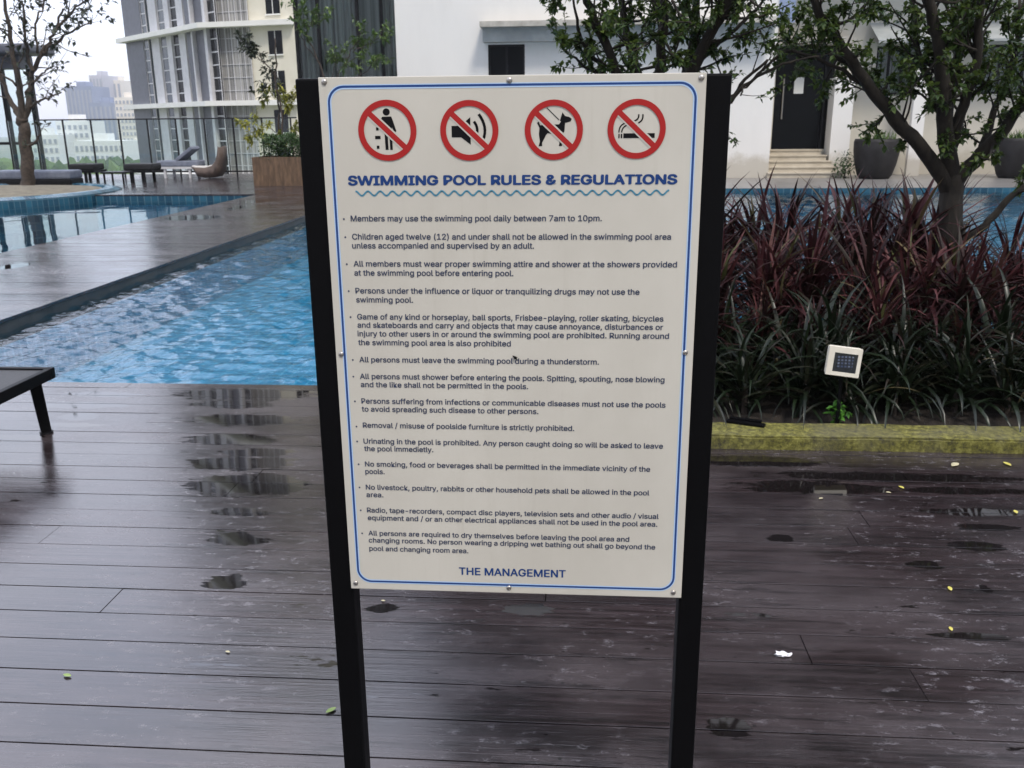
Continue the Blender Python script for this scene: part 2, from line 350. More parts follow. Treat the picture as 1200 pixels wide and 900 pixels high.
# ------------------------------------------------------------------ ground, podium, pools, decks
DX0, DX1 = -4.38, -6.7            # right and left edge of the walkway between the pools
NEAR, FARL, FARR = 4.79, 18.75, 20.0
m = MB(); N = 48
m.face([(3000*math.cos(2*math.pi*k/N), 3000*math.sin(2*math.pi*k/N), -30) for k in range(N)]); struct(m.build('terrain', M_terr))
m = MB(); m.box(-45, 40, -20, 27.4, -29.9, -1.4); struct(m.build('podium', M_conc))
def planks(name, x0, x1, y0, y1, material, phase=1.746, pitch=.1472, gap=.0042, length=2.9, z=0, joints=True):
    mb = MB(); rnd = random.Random(name); k0 = math.floor((y0-phase)/pitch); y = phase+k0*pitch
    while y < y1-.01:
        a, b = max(y, y0)+gap/2, min(y+pitch, y1)-gap/2
        if b-a > .02:
            xs = [x0]; x = x0+rnd.uniform(.4, length)
            while joints and x < x1-.3: xs.append(x); x += length*rnd.uniform(.8, 1.2)
            xs.append(x1)
            for i in range(len(xs)-1):
                p, q = xs[i]+.0015, xs[i+1]-.0015
                dz = rnd.uniform(-.0008, .0008); tl = rnd.uniform(-.0007, .0007); cx = .0005
                tint = rnd.random()+.001
                prof = [(a, z-.024), (a, z-cx), (a+cx*.35, z-cx*.3), (a+cx*1.3, z), (b-cx*1.3, z), (b-cx*.35, z-cx*.3), (b, z-cx), (b, z-.024)]
                rows = []
                for X in (p, q): rows.append([(X, yy, zz+dz+(tl*(yy-a)/(b-a))) for yy, zz in prof])
                mb.grid(rows, False, True, tint)
        y += pitch
    return struct(mb.build(name, material))
planks('deck', -9, 8, -1.2, NEAR, M_deck, length=4.8)
m = MB(); m.box(-9, 8, -3, NEAR-.012, -1.4, -.03); struct(m.build('deck_base', M_soil))
planks('walkway', DX1, DX0, NEAR+.002, 26.6, M_walk, length=9, joints=False)
m = MB(); m.box(DX1+.012, DX0-.012, NEAR-.01, 26.6, -1.4, -.03); struct(m.build('walkway_base', M_edge))
planks('far_deck', -24, DX1-.002, FARL, 26.6, M_walk, length=4)
m = MB(); m.box(-24, DX1, FARL+.012, 26.6, -1.4, -.03); struct(m.build('far_deck_base', M_rimtile))
m = MB(); m.box(DX0+.002, 16, FARR, 27.3, -1.4, 0)
struct(m.build('pool_terrace', M_stone))
m = MB(); m.box(DX0-.01, 16, NEAR-.02, FARR+.01, -1.5, -.62); m.box(-30, DX1+.01, 4, FARL+.02, -1.5, -1.32)
m.box(-30, DX1-.01, 4, 5, -1.3, -.03); m.box(-31, -30, 4, 26, -1.3, -.03); m.box(16, 17, 4, 26, -1.3, -.03)
m.box(DX0-.008, DX0+.006, NEAR, FARR, -1.31, -.2); m.box(DX0+.01, 16, FARR-.006, FARR+.006, -1.31, -.2); m.box(-30, DX1-.01, FARL-.006, FARL+.006, -1.31, -.22)
m.box(DX0+.008, 16, NEAR-.008, NEAR+.005, -1.31, -.1)
struct(m.build('pool_floor', M_tile))
m = MB(); m.box(DX0+.01, 15.9, FARR-.03, FARR-.008, -.32, -.005); struct(m.build('pool_rim', M_rimtile))
ZW, ZC = -.1, -.13
def span(a, b, f):
    out = [a]
    while out[-1] < b: out.append(out[-1]+f(out[-1]))
    out[-1] = b; return out
gx = span(DX0, 16, lambda x: .028 if x < -.3 else .13); gy = span(NEAR, FARR, lambda y:   .022 if y < 7 else .022+.009*(y-7))
def wave(x, y):
    q = Vector((x*2.6+.35*y, y*3.2, 0)); w_ = mnoise.noise(q)*.018
    w_ += mnoise.noise(Vector((x*7.0-1.4*y+7, y*8.4+1.1*x, 3)))*.021
    w_ += mnoise.noise(Vector((x*14+2*y, y*18-3*x, 9)))*.0085
    return w_
m = MB(); m.grid([[(x, y, ZW+wave(x, y)) for x in gx] for y in gy]); struct(m.build('pool_water', M_water, smooth=True))
m = MB(); m.face([(-30, 5, ZC), (DX1, 5, ZC), (DX1, FARL, ZC), (-30, FARL, ZC)]); struct(m.build('calm_pool_water', M_calm))
# planted island in the far pool
m = MB(); m.lathe([(2.9, -1.3), (2.9, .02), (2.75, .06), (2.55, .06), (2.5, .0)], (-13.1, 19.2, 0), 40); struct(m.build('island_rim', M_rimtile, smooth=False))
m = MB(); m.lathe([(2.5, .02), (1.2, .1), (0.01, .16)], (-13.1, 19.2, 0), 30); struct(m.build('island_soil', noisy('gravelly_soil', (.1, .085, .06), (.2, .18, .13), 6, .9, .5, .02)))
# planting bed
BX0, BX1, BY0, BY1 = -.45, 7.5, 3.862, 6.3
m = MB(); m.box(BX0+.21, BX1, BY0+.2, BY1-.02, -1.3, .02); struct(m.build('soil', M_soil))
m = MB()
def kerb_block(x0, x1, y0, y1):
    bm = bmesh.new(); bmesh.ops.create_cube(bm, size=1)
    for v in bm.verts: v.co = Vector((x0+(v.co.x+.5)*(x1-x0), y0+(v.co.y+.5)*(y1-y0), -.3+(v.co.z+.5)*.362))
    bmesh.ops.bevel(bm, geom=[e for e in bm.edges if all(v.co.z > 0 for v in e.verts)], offset=.009, segments=2, affect='EDGES')
    bmesh.ops.subdivide_edges(bm, edges=[e for e in bm.edges if e.calc_length() > .5], cuts=int((x1-x0+y1-y0)*12), use_grid_fill=True)
    for v in bm.verts:
        n_ = mnoise.noise(v.co*7)*.004+mnoise.noise(v.co*31)*.002
        v.co += Vector((0, n_, n_ if v.co.z > 0 else 0))
    m.bm(bm); bm.free()
kerb_block(BX0, BX1, BY0, BY0+.205)
kerb_block(BX0, BX0+.2, BY0+.21, BY1)
struct(m.build('kerb', M_moss))

# ------------------------------------------------------------------ the sign
BXL, BY, BT, BW, BH = -.410, 1.461, EYE+.068, .600, .890
sign = thing('pool_rules_sign', 'white swimming pool rules sign board on two black steel posts', 'sign', (0, BY, 0))
for x in (BXL-.039, BXL+BW-.004):
    mb = MB(); mb.box(x, x+.043, .005, .047, .006, BT-.001, bev=.004); po = mb.build('post', M_black, sign)
    mb = MB(); mb.box(x-.02, x+.063, -.02, .072, .0, .006); mb.build('base_plate', M_black, po)
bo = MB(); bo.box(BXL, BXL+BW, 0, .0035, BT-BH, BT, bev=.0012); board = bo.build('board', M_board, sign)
for z in (BT-.06, BT-BH+.06): mb = MB(); mb.box(BXL+.006, BXL+BW-.006, .008, .03, z-.015, z+.015); mb.build('rail', M_black, sign)
def P(px, py):            # photo pixel -> board coordinates (x, z)
    d = ray(px, py); p = CO+d*(BY/d.y); return p.x, p.z
def fan(pts, mi=0, lift=.0004):
    pass
def poly(mb, pts, lift, mi=0): mb.face([(x, -lift, z) for x, z in pts], 0, mi)
def strip(mb, pts, w, lift, mi=0):
    for k in range(len(pts)-1):
        a, b = Vector(pts[k]), Vector(pts[k+1]); d = (b-a).normalized(); n_ = Vector((-d.y, d.x))*w/2
        poly(mb, [a-n_-d*w*.12, b-n_+d*w*.12, b+n_+d*w*.12, a+n_-d*w*.12], lift, mi)
def rrect(x0, x1, z0, z1, r, n=10):
    out = []
    for cx, cz, a0 in ((x1-r, z1-r, 0), (x0+r, z1-r, 90), (x0+r, z0+r, 180), (x1-r, z0+r, 270)):
        for k in range(n+1): a = R(a0+90*k/n); out.append((cx+r*math.cos(a), cz+r*math.sin(a)))
    return out
def ring2(mb, A, B, lift, mi=0):
    n = len(A)
    for k in range(n): poly(mb, [A[k], A[(k+1) % n], B[(k+1) % n], B[k]], lift, mi)
bx0, bx1, bz0, bz1 = BXL+.0135, BXL+BW-.0135, BT-BH+.0145, BT-.0125
mb = MB()
o1 = rrect(bx0, bx1, bz0, bz1, .026); o2 = rrect(bx0+.0036, bx1-.0036, bz0+.0036, bz1-.0036, .0225)
o0 = rrect(bx0-.0015, bx1+.0015, bz0-.0015, bz1+.0015, .0275); o3 = rrect(bx0+.0056, bx1-.0056, bz0+.0056, bz1-.0056, .0205)
ring2(mb, o1, o2, .0004, 0); ring2(mb, o0, o1, .0004, 1); ring2(mb, o2, o3, .0004, 1)
mb.build('border', [M_blue, M_pale], board)
import os
try: SANS = bpy.data.fonts.load(os.path.join(bpy.utils.system_resource('DATAFILES'), 'fonts', 'Inter.woff2'))   # Blender's own bundled typeface
except Exception: SANS = None
def text_mesh(body, bold):
    cu = bpy.data.curves.new('text', 'FONT'); cu.body = body; cu.size = 1; cu.offset = bold; cu.resolution_u = 3; cu.fill_mode = 'FRONT'
    o = bpy.data.objects.new('text', cu); COL.objects.link(o)
    if SANS: cu.font = SANS
    me = bpy.data.meshes.new_from_object(o); bpy.data.objects.remove(o)
    return me
CAPH = max(v.co.y for v in text_mesh('H', 0).vertices)
def put_text(mb, body, x0, x1, z, cap, bold, slope=0, lift=.0005):
    # heavier weights are the same letters struck several times a hair apart
    me = text_mesh(body, 0)
    xs = [v.co.x for v in me.vertices]; a, b = min(xs), max(xs)
    w = bold*cap; sx = (x1-x0-w)/(b-a); sz = (cap-w*.6)/CAPH
    n_ = 5 if bold > .05 else 3
    for j in range(n_):
        i = len(mb.v); t = j/(n_-1); dz = w*.6*((0, 1, 0, 1, .5)[j] if n_ == 5 else t)
        for f in me.polygons:      # crossing outlines fill twice: each triangle gets its own hair of height
            mb.face([(x0+w*t+(me.vertices[q].co.x-a)*sx, -lift-j*.00005-(f.index % 7)*.000006, z+dz+me.vertices[q].co.y*sz) for q in f.vertices])
    bpy.data.meshes.remove(me)
mb = MB()
x0, z0 = P(408, 217.3); x1, z1 = P(793.7, 216)
put_text(mb, 'SWIMMING POOL RULES & REGULATIONS', x0, x1, (z0+z1)/2, .0155, .17); mb.build('heading', M_title, board)
mb = MB(); x0, z0 = P(417, 227.3); x1, z1 = P(784, 225); zc = (z0+z1)/2; n = 300
pts = []
for k in range(n+1): pts.append((x0+(x1-x0)*k/n, zc+.0036*math.cos(k/n*25*2*math.pi)))
strip(mb, pts, .0028, .0005); mb.build('wave_line', M_wave, board)
RULES = [('Members may use the swimming pool daily between 7am to 10pm.', 411.1, 259.3, 705.3, 1),
 ('Children aged twelve (12) and under shall not be allowed in the swimming pool area', 412.8, 280.8, 786.3, 1),
 ('unless accompanied and supervised by an adult.', 412.8, 291.2, 626, 0),
 ('All members must wear proper swimming attire and shower at the showers provided', 414.5, 312.8, 793.3, 1),
 ('at the swimming pool before entering pool.', 415.4, 323.2, 601.7, 0),
 ('Persons under the influence or liquor or tranquilizing drugs may not use the', 416.7, 344.6, 749.5, 1),
 ('swimming pool.', 417.6, 354.8, 484.3, 0),
 ('Game of any kind or horseplay, ball sports, Frisbee-playing, roller skating, bicycles', 418.8, 375.5, 777.5, 1),
 ('and skateboards and carry and objects that may cause annoyance, disturbances or', 419.2, 385.3, 777, 0),
 ('injury to other users in or around the swimming pool are prohibited. Running around', 419.2, 395.5, 784, 0),
 ('the swimming pool area is also prohibited', 420, 405, 598.7, 0),
 ('All persons must leave the swimming pool during a thunderstorm.', 421.3, 425.8, 702, 1),
 ('All persons must shower before entering the pools. Spitting, spouting, nose blowing', 422, 446, 778.8, 1),
 ('and the like shall not be permitted in the pools.', 423, 454.5, 619, 0),
 ('Persons suffering from infections or communicable diseases must not use the pools', 423.8, 475.2, 780, 1),
 ('to avoid spreading such disease to other persons.', 424.2, 483.3, 631, 0),
 ('Removal / misuse of poolside furniture is strictly prohibited.', 425.4, 502.3, 673, 1),
 ('Urinating in the pool is prohibited. Any person caught doing so will be asked to leave', 426.3, 522.7, 777, 1),
 ('the pool immedietly.', 427, 529.8, 508, 0),
 ('No smoking, food or beverages shall be permitted in the immediate vicinity of the', 428, 549.6, 762, 1),
 ('pools.', 428.3, 556.7, 451, 0),
 ('No livestock, poultry, rabbits or other household pets shall be allowed in the pool', 429, 577, 761, 1),
 ('area.', 429.6, 584, 449.6, 0),
 ('Radio, tape-recorders, compact disc players, television sets and other audio / visual', 430.4, 604.2, 772, 1),
 ('equipment and / or an other electrical appliances shall not be used in the pool area.', 431.3, 613.2, 770.4, 0),
 ('All persons are required to dry themselves before leaving the pool area and', 432, 631, 737.5, 1),
 ('changing rooms. No person wearing a dripping wet bathing out shall go beyond the', 432.5, 639.7, 768, 0),
 ('pool and changing room area.', 433, 647.3, 549, 0)]
mb = MB()
for body, xa, yb, xb, bullet in RULES:
    # the writing runs level on the board: take the height of the line at its left end and its true ends
    xl, zl = P(xa, yb); xr, _ = P(xb, yb)
    ymid = (xa+xb)/2
    put_text(mb, body, xl, xr, P(ymid, yb)[1] if xb-xa > 250 else P(xa+80, yb)[1], .0095, .072)
    if bullet:
        cx, cz = xl-.0112, P(ymid, yb)[1]+.0038 if xb-xa > 250 else zl+.0038
        poly(mb, [(cx+.0016*math.cos(k*math.pi/5), cz+.0016*math.sin(k*math.pi/5)) for k in range(10)], .0005)
mb.build('rules_text', M_ink, board)
mb = MB(); x0, z0 = P(538, 674.4); x1, z1 = P(663, 675.6); put_text(mb, 'THE MANAGEMENT', x0, x1, (z0+z1)/2, .0148, .075); mb.build('signature', M_title, board)
# prohibition symbols
def icon(cx, cy, rx, ry, o_px, shapes, lines, lab):
    x, z = P(*o_px); rad = abs(P(o_px[0]+34.2, o_px[1])[0]-x)
    U = lambda p: (x+(p[0]-cx)/rx*rad, z+(cy-p[1])/ry*rad)
    mb = MB()
    for s in shapes: poly(mb, [U(p) for p in s], .0004, 0)
    for l, w in lines: strip(mb, [U(p) for p in l], w/rx*rad, .0004, 0)
    circ = lambda r: [(x+r*rad*math.cos(2*math.pi*k/48), z+r*rad*math.sin(2*math.pi*k/48)) for k in range(48)]
    a, b = (x-.62*rad, z+.58*rad), (x+.62*rad, z-.58*rad)
    strip(mb, [a, b], .29*rad, .0007, 2); strip(mb, [a, b], .185*rad, .001, 1)
    ring2(mb, circ(1), circ(.8), .0012, 1)
    o = mb.build('prohibition_symbol', [M_pict, M_red, M_board], board); o['label'] = lab
def blob(cx, cy, r): return [(cx+r*math.cos(k*math.pi/10), cy+r*math.sin(k*math.pi/10)) for k in range(20)]
def rc(a, b, c, d): return [(a, b), (c, b), (c, d), (a, d)]
def arc(p0, p1, p2, n=8):
    return [tuple((1-t)**2*p0[i]+2*t*(1-t)*p1[i]+t*t*p2[i] for i in (0, 1)) for t in [k/n for k in range(n+1)]]
icon(305, 362, 197, 205, (454, 153), [blob(303, 238, 24), [(272, 270), (335, 268), (346, 300), (366, 368), (352, 374), (336, 340), (336, 492), (319, 492), (317, 395), (306, 395), (308, 492), (288, 492), (283, 340), (270, 350), (262, 300)],
      rc(229, 340, 246, 361), rc(220, 397, 257, 419), rc(228, 463, 246, 484)], [], 'red no-littering symbol with standing figure dropping rubbish')
icon(860, 357, 192, 203, (550, 153), [[(743, 325), (800, 325), (868, 268), (868, 452), (805, 402), (743, 402)]], [(arc((893, 298), (922, 340), (908, 382)), 17), (arc((925, 250), (985, 335), (950, 420)), 18)], 'red no-noise symbol with loudspeaker')
icon(253, 320, 178, 187, (649, 152.3), [[(150, 275), (160, 268), (170, 290), (285, 285), (296, 268), (322, 274), (318, 330), (305, 345), (303, 420), (284, 420), (288, 400), (282, 350), (215, 340), (205, 352), (182, 398), (182, 420), (160, 420), (168, 390), (162, 345), (165, 305)],
      [(290, 262), (305, 212), (322, 235), (345, 240), (362, 252), (355, 268), (325, 276), (300, 272)]], [([(210, 183), (285, 258)], 5)], 'red no-dogs symbol with leashed dog')
icon(764, 315, 180, 186, (746, 151.2), [rc(683, 341, 877, 371), rc(652, 344, 660, 371), rc(667, 344, 676, 371)],
     [(arc((655, 335), (655, 290), (692, 278)), 8), (arc((672, 335), (675, 300), (706, 290)), 8), (arc((746, 265), (778, 258), (775, 225)), 9), (arc((774, 277), (806, 262), (800, 225)), 9)], 'red no-smoking symbol with lit cigarette')
for (px_, py_) in ((380, 96), (597, 94), (822, 91), (400, 415), (803, 413), (417, 683), (596.5, 688.5), (789, 694)):
    x, z = P(px_, py_); x = min(max(x, BXL+.006), BXL+BW-.006)
    mb = MB(); mb.grid([[(x+r*math.cos(2*math.pi*k/14), -y, z+r*math.sin(2*math.pi*k/14)) for k in range(14)] for r, y in ((.0046, 0), (.0042, .0018), (.0022, .0028), (.0008, .003))], True, True)
    mb.build('screw', M_screw, board, True)
x, z = P(603.3, 418)
bug = thing('insect', 'tiny dark insect resting on the middle of the white sign board', 'insect', (x, BY-.001, z))
mb = MB(); mb.tube([(-.0035, -.001, .002), (-.001, -.0024, .0006), (.0015, -.0022, -.001), (.0035, -.0012, -.0025)], [.0006, .0018, .0022, .0007], 8); mb.build('body', M_pict, bug, True)
mb = MB()
for s in (-1, 1): mb.face([(-.001, -.0034, .001), (.001+.002*s, -.0028, -.0012+.002*s), (.0055, -.0016, -.0028+.0022*s), (.003, -.003, -.0016)])
mb.build('wings', mat('insect_wing', (.08, .08, .07), .3), bug)

# ------------------------------------------------------------------ sun lounger at the left edge
lg = thing('sun_lounger', 'black framed mesh sun lounger cut by the left edge of the photo', 'sun lounger', (0, 0, 0))
c0 = G(64, 430, .32)               # its far right corner, 0.32 m up
LX1, LY1 = c0.x, c0.y; LX0, LY0 = LX1-1.95, LY1-.66
d_ = (G(0, 463, .32)-c0)
mb = MB(); zt, zb = .32, .268
mb.box(LX0, LX1, LY1-.032, LY1, zb, zt, bev=.004); mb.box(LX0, LX1, LY0, LY0+.032, zb, zt, bev=.004)
mb.box(LX1-.032, LX1-.0005, LY0+.033, LY1-.033, zb, zt-.001, bev=.004); mb.box(LX0+.0005, LX0+.032, LY0+.033, LY1-.033, zb, zt-.001, bev=.004); mb.box(LX0+.9, LX0+.93, LY0+.033, LY1-.033, zb, zb+.03)
mb.build('frame', M_black, lg)
mb = MB(); rows = []
for i in range(24):
    x = LX0+.03+(LX1-LX0-.06)*i/23
    rows.append([(x, LY0+.03+(LY1-LY0-.06)*j/8, zt-.008-.012*math.sin(math.pi*j/8)) for j in range(9)])
mb.grid(rows); mb.build('sling_seat', M_mesh, lg, True)
for (x, y) in ((LX1-.09, LY1-.036), (LX1-.09, LY0+.036), (LX0+.09, LY1-.036), (LX0+.09, LY0+.036)):
    mb = MB(); s = 1 if x > LX0+1 else -1
    mb.tube([(x, y, zb+.01), (x+.02*s, y, .012)], [.038, .032], 4); le = mb.build('leg', M_black, lg)
    mb = MB(); mb.lathe([(.03, .0), (.03, .01), (.02, .012)], (x+.021*s, y, 0), 10, caps=True); mb.build('foot', M_frame, le)

# ------------------------------------------------------------------ foliage builders
def leaf(mb, p, d, size, wid=.45, tint=0, fold=.25, droop=.2):
    d = d.normalized(); up = Vector((random.uniform(-.5, .5), random.uniform(-.5, .5), 1)); s = d.cross(up)
    if s.length < .05: s = Vector((1, 0, 0))
    s.normalize(); n_ = s.cross(d)
    a = p; e = p+d*size-Vector((0, 0, droop*size)); mmid = p+d*size*.5+n_*size*-.04
    l = mmid+s*size*wid*.5+n_*size*fold*.3; r = mmid-s*size*wid*.5+n_*size*fold*.3
    i = len(mb.v); mb.v += [tuple(a), tuple(l), tuple(e), tuple(r), tuple(mmid)]; mb.t += [tint]*5
    mb.f += [(i, i+4, i+1), (i+1, i+4, i+2), (i, i+3, i+4), (i+4, i+3, i+2)]; mb.mi += [0]*4
def rv(s=1): return Vector((random.gauss(0, s), random.gauss(0, s), random.gauss(0, s)))
def smooth(pts, n=5, wob=0):
    out = []; pts = [Vector(p) for p in pts]
    for k in range(len(pts)-1):
        a, b, c, d = pts[max(k-1, 0)], pts[k], pts[k+1], pts[min(k+2, len(pts)-1)]
        for j in range(n):
            t = j/n
            out.append(.5*((2*b)+(c-a)*t+(2*a-5*b+4*c-d)*t*t+(3*b-a-3*c+d)*t**3)+rv(wob))
    out.append(pts[-1]); return out
def limb(wood, pts, r0, r1, n=8, wob=0.0):
    p = smooth(pts, 5, wob); rr = [r0+(r1-r0)*(k/(len(p)-1))**.85 for k in range(len(p))]
    wood.tube(p, rr, n, wob=.07); return p, rr
def twigs(wood, crown, path, rr, count, ln, leaf_sz, nleaf, start=.15, up=.5, sub=2, wid=.5, spread=1., tb=0.):
    for _ in range(count):
        k = random.randint(int(len(path)*start), len(path)-1); p = path[k]
        ax = (path[min(k+1, len(path)-1)]-path[max(k-1, 0)]).normalized()
        d = (rv(spread)+Vector((0, 0, up))+ax*.6).normalized(); L = ln*random.uniform(.4, 1.2)
        q = [p, p+d*L*.5+rv(L*.06), p+d*L+rv(L*.12)+Vector((0, 0, L*.12))]
        r = min(rr[k]*.5, ln*.028); wood.tube(smooth(q, 3), [r*(1-.75*i/6) for i in range(7)], 5)
        ends = [(q[1], q[2])]
        for _s in range(sub):
            b = q[1].lerp(q[2], random.uniform(-.5, .9)); e = b+(d+rv(.6)).normalized()*L*random.uniform(.25, .5)
            wood.tube([b, e], [r*.4, r*.2], 4); ends.append((b, e))
        for b, e in ends:
            clump = random.random()
            for _l in range(nleaf):
                w = random.uniform(.15, 1.05); pp = b.lerp(e, w)
                dd = (e-b).normalized()*.7+rv(.75)
                leaf(crown, pp, dd, leaf_sz*random.uniform(.55, 1.15), wid, min(1, max(.001, .25+.4*clump+random.uniform(-.25, .35)+tb)))

# right tree: trunk and limbs surveyed at its distance, each limb leaning a little towards or away from the camera
def tree(name, label, limbs, leafm, bark, group=None, Y=5, tw=dict(), seed=1):
    random.seed(seed); base = limbs[0][0][0]
    b = at(base[0], base[1], Y); root = thing(name, label, 'tree', (b.x, Y, 0), 0, group); off = Vector((b.x, Y, 0))
    wood, crown = MB(), MB()
    for (pts, r0, r1, dy, n_tw, kw) in limbs:
        P3 = []
        for k, p in enumerate(pts):
            dd = dy[0]+(dy[1]-dy[0])*k/max(1, len(pts)-1)
            P3.append(at(p[0], p[1], Y+dd)-off)
        path, rr = limb(wood, P3, r0, r1, 9, .004*Y/5)
        if n_tw: twigs(wood, crown, path, rr, n_tw, **{**tw, **kw})
    wood.build('trunk', bark, root, True); crown.build('crown', leafm, root)
    return root
TW = dict(ln=.26, leaf_sz=.038, nleaf=22, wid=.62, start=.2, up=.45, sub=3)
tree('broadleaf_tree', 'dark leafy tree forking low, growing from the burgundy plants right of the sign', [
  ([(1108, 420), (1108, 330), (1112, 262), (1116, 205)], .062, .062, (0, 0), 1, dict(ln=.2)),
  ([(1130, 330), (1124, 280), (1120, 225)], .03, .035, (-.05, 0), 0, {}),
  ([(1114, 225), (1085, 180), (1040, 130), (1005, 82), (968, 28), (945, -20), (900, -130), (880, -230)], .046, .01, (0, -.35), 30, {}),
  ([(1085, 180), (1050, 132), (1010, 96), (990, 60)], .022, .008, (0, .25), 9, {}),
  ([(1040, 130), (1000, 90), (930, 60), (880, 95), (868, 112)], .014, .004, (-.05, -.3), 4, dict(nleaf=7)),
  ([(1116, 215), (1108, 150), (1104, 80), (1092, 20), (1080, -40), (1060, -160), (1050, -330)], .05, .01, (0, -.5), 50, dict(ln=.36)),
  ([(1106, 140), (1085, 90), (1072, 40), (1068, -30)], .026, .01, (0, .2), 11, {}),
  ([(1112, 180), (1130, 120), (1145, 60), (1150, -20), (1180, -150), (1190, -300)], .034, .01, (0, -.3), 44, dict(ln=.36)),
  ([(1118, 215), (1150, 180), (1185, 140), (1215, 95), (1250, 30), (1300, -80), (1340, -220)], .044, .01, (0, -.4), 40, {}),
  ([(1150, 178), (1165, 130), (1185, 80), (1195, 0)], .024, .008, (.0, .2), 16, {}),
  ([(1126, 282), (1150, 268), (1175, 240), (1205, 215), (1240, 190)], .026, .012, (0, -.1), 2, {}),
  ([(1108, 150), (1118, 90), (1128, 30), (1130, -30)], .03, .01, (.1, .3), 24, dict(ln=.32)),
  ([(968, 30), (1000, 20), (1030, -10)], .012, .006, (-.1, 0), 5, {}),
  ([(1005, 82), (965, 60), (935, 65), (915, 30)], .014, .005, (-.1, .1), 11, {}),
], M_leaf, M_bark, 'leafy trees in the planting bed', 5.3, TW, 3)
tree('broadleaf_tree', 'dark leafy tree whose limbs fan out above the top of the sign', [
  ([(775, 430), (775, 300), (772, 200), (768, 140)], .06, .055, (0, 0), 0, {}),
  ([(770, 160), (735, 110), (712, 60), (688, 0), (670, -50), (640, -160), (630, -280)], .034, .01, (0, -.4), 38, {}),
  ([(735, 110), (700, 75), (680, 40), (672, 0)], .016, .006, (0, -.2), 7, {}),
  ([(720, 95), (690, 82), (665, 62), (652, 45)], .010, .004, (0, -.1), 6, dict(nleaf=9)),
  ([(768, 150), (748, 90), (735, 40), (722, -30)], .04, .016, (0, .2), 22, dict(ln=.3)),
  ([(769, 145), (772, 90), (778, 30), (782, -40), (790, -180), (780, -340)], .036, .01, (0, -.5), 44, dict(ln=.36)),
  ([(770, 150), (800, 100), (822, 60), (850, 10), (880, -40), (900, -150), (930, -300)], .044, .01, (0, -.4), 46, dict(ln=.34)),
  ([(800, 100), (812, 50), (818, 0), (820, -40)], .03, .012, (.0, .2), 22, dict(ln=.3)),
  ([(815, 75), (850, 45), (880, 18), (905, -10)], .016, .006, (0, .2), 9, {}),
  ([(775, 170), (815, 140), (850, 122), (868, 100), (900, 70)], .018, .007, (0, -.2), 5, dict(nleaf=8)),
  ([(850, 122), (880, 96), (925, 72), (960, 66)], .012, .004, (-.15, -.3), 5, dict(nleaf=8)),
], M_leaf, M_bark, 'leafy trees in the planting bed', 5.25, TW, 9)
for r_ in [o for o in COL.objects if o.name.startswith('broadleaf_tree')]: pass
# slender tree on the island, nearly bare below and sparsely leaved above
tree('sparse_tree', 'slim brown tree with open bare branches on the round pool island', [
  ([(33, 222), (32, 190), (28, 155), (26, 138)], .15, .12, (0, 0), 0, {}),
  ([(27, 140), (14, 122), (2, 95), (-15, 60)], .075, .03, (0, .4), 4, {}),
  ([(26, 142), (24, 110), (16, 70), (10, 30), (3, -10)], .08, .03, (0, -.3), 5, {}),
  ([(28, 145), (34, 115), (38, 85), (50, 60), (62, 40), (74, 10)], .08, .02, (0, .2), 6, dict(start=.45)),
  ([(38, 86), (30, 50), (28, 20), (18, -10)], .045, .015, (0, -.2), 5, {}),
  ([(50, 62), (68, 48), (88, 34), (108, 28)], .035, .012, (.1, .3), 9, dict(start=.3)),
  ([(62, 40), (80, 18), (96, 4), (118, -6)], .035, .012, (.1, .3), 14, dict(start=.25)),
  ([(30, 128), (45, 118), (58, 114), (72, 108)], .035, .012, (0, -.3), 5, dict(nleaf=4)),
  ([(36, 100), (52, 84), (62, 78)], .03, .01, (0, .3), 3, dict(nleaf=3)),
  ([(30, 172), (40, 168), (48, 158)], .035, .02, (0, -.1), 3, dict(nleaf=3, start=.5)),
  ([(44, 62), (42, 30), (50, 8), (60, -20)], .03, .012, (0, .3), 7, {}),
  ([(20, 100), (4, 88), (-10, 84)], .03, .012, (0, .1), 3, {}),
], M_leafp, M_bark2, None, 20.4, dict(ln=.75, leaf_sz=.15, nleaf=6, start=.3, up=.5, sub=2, wid=.55), 5)

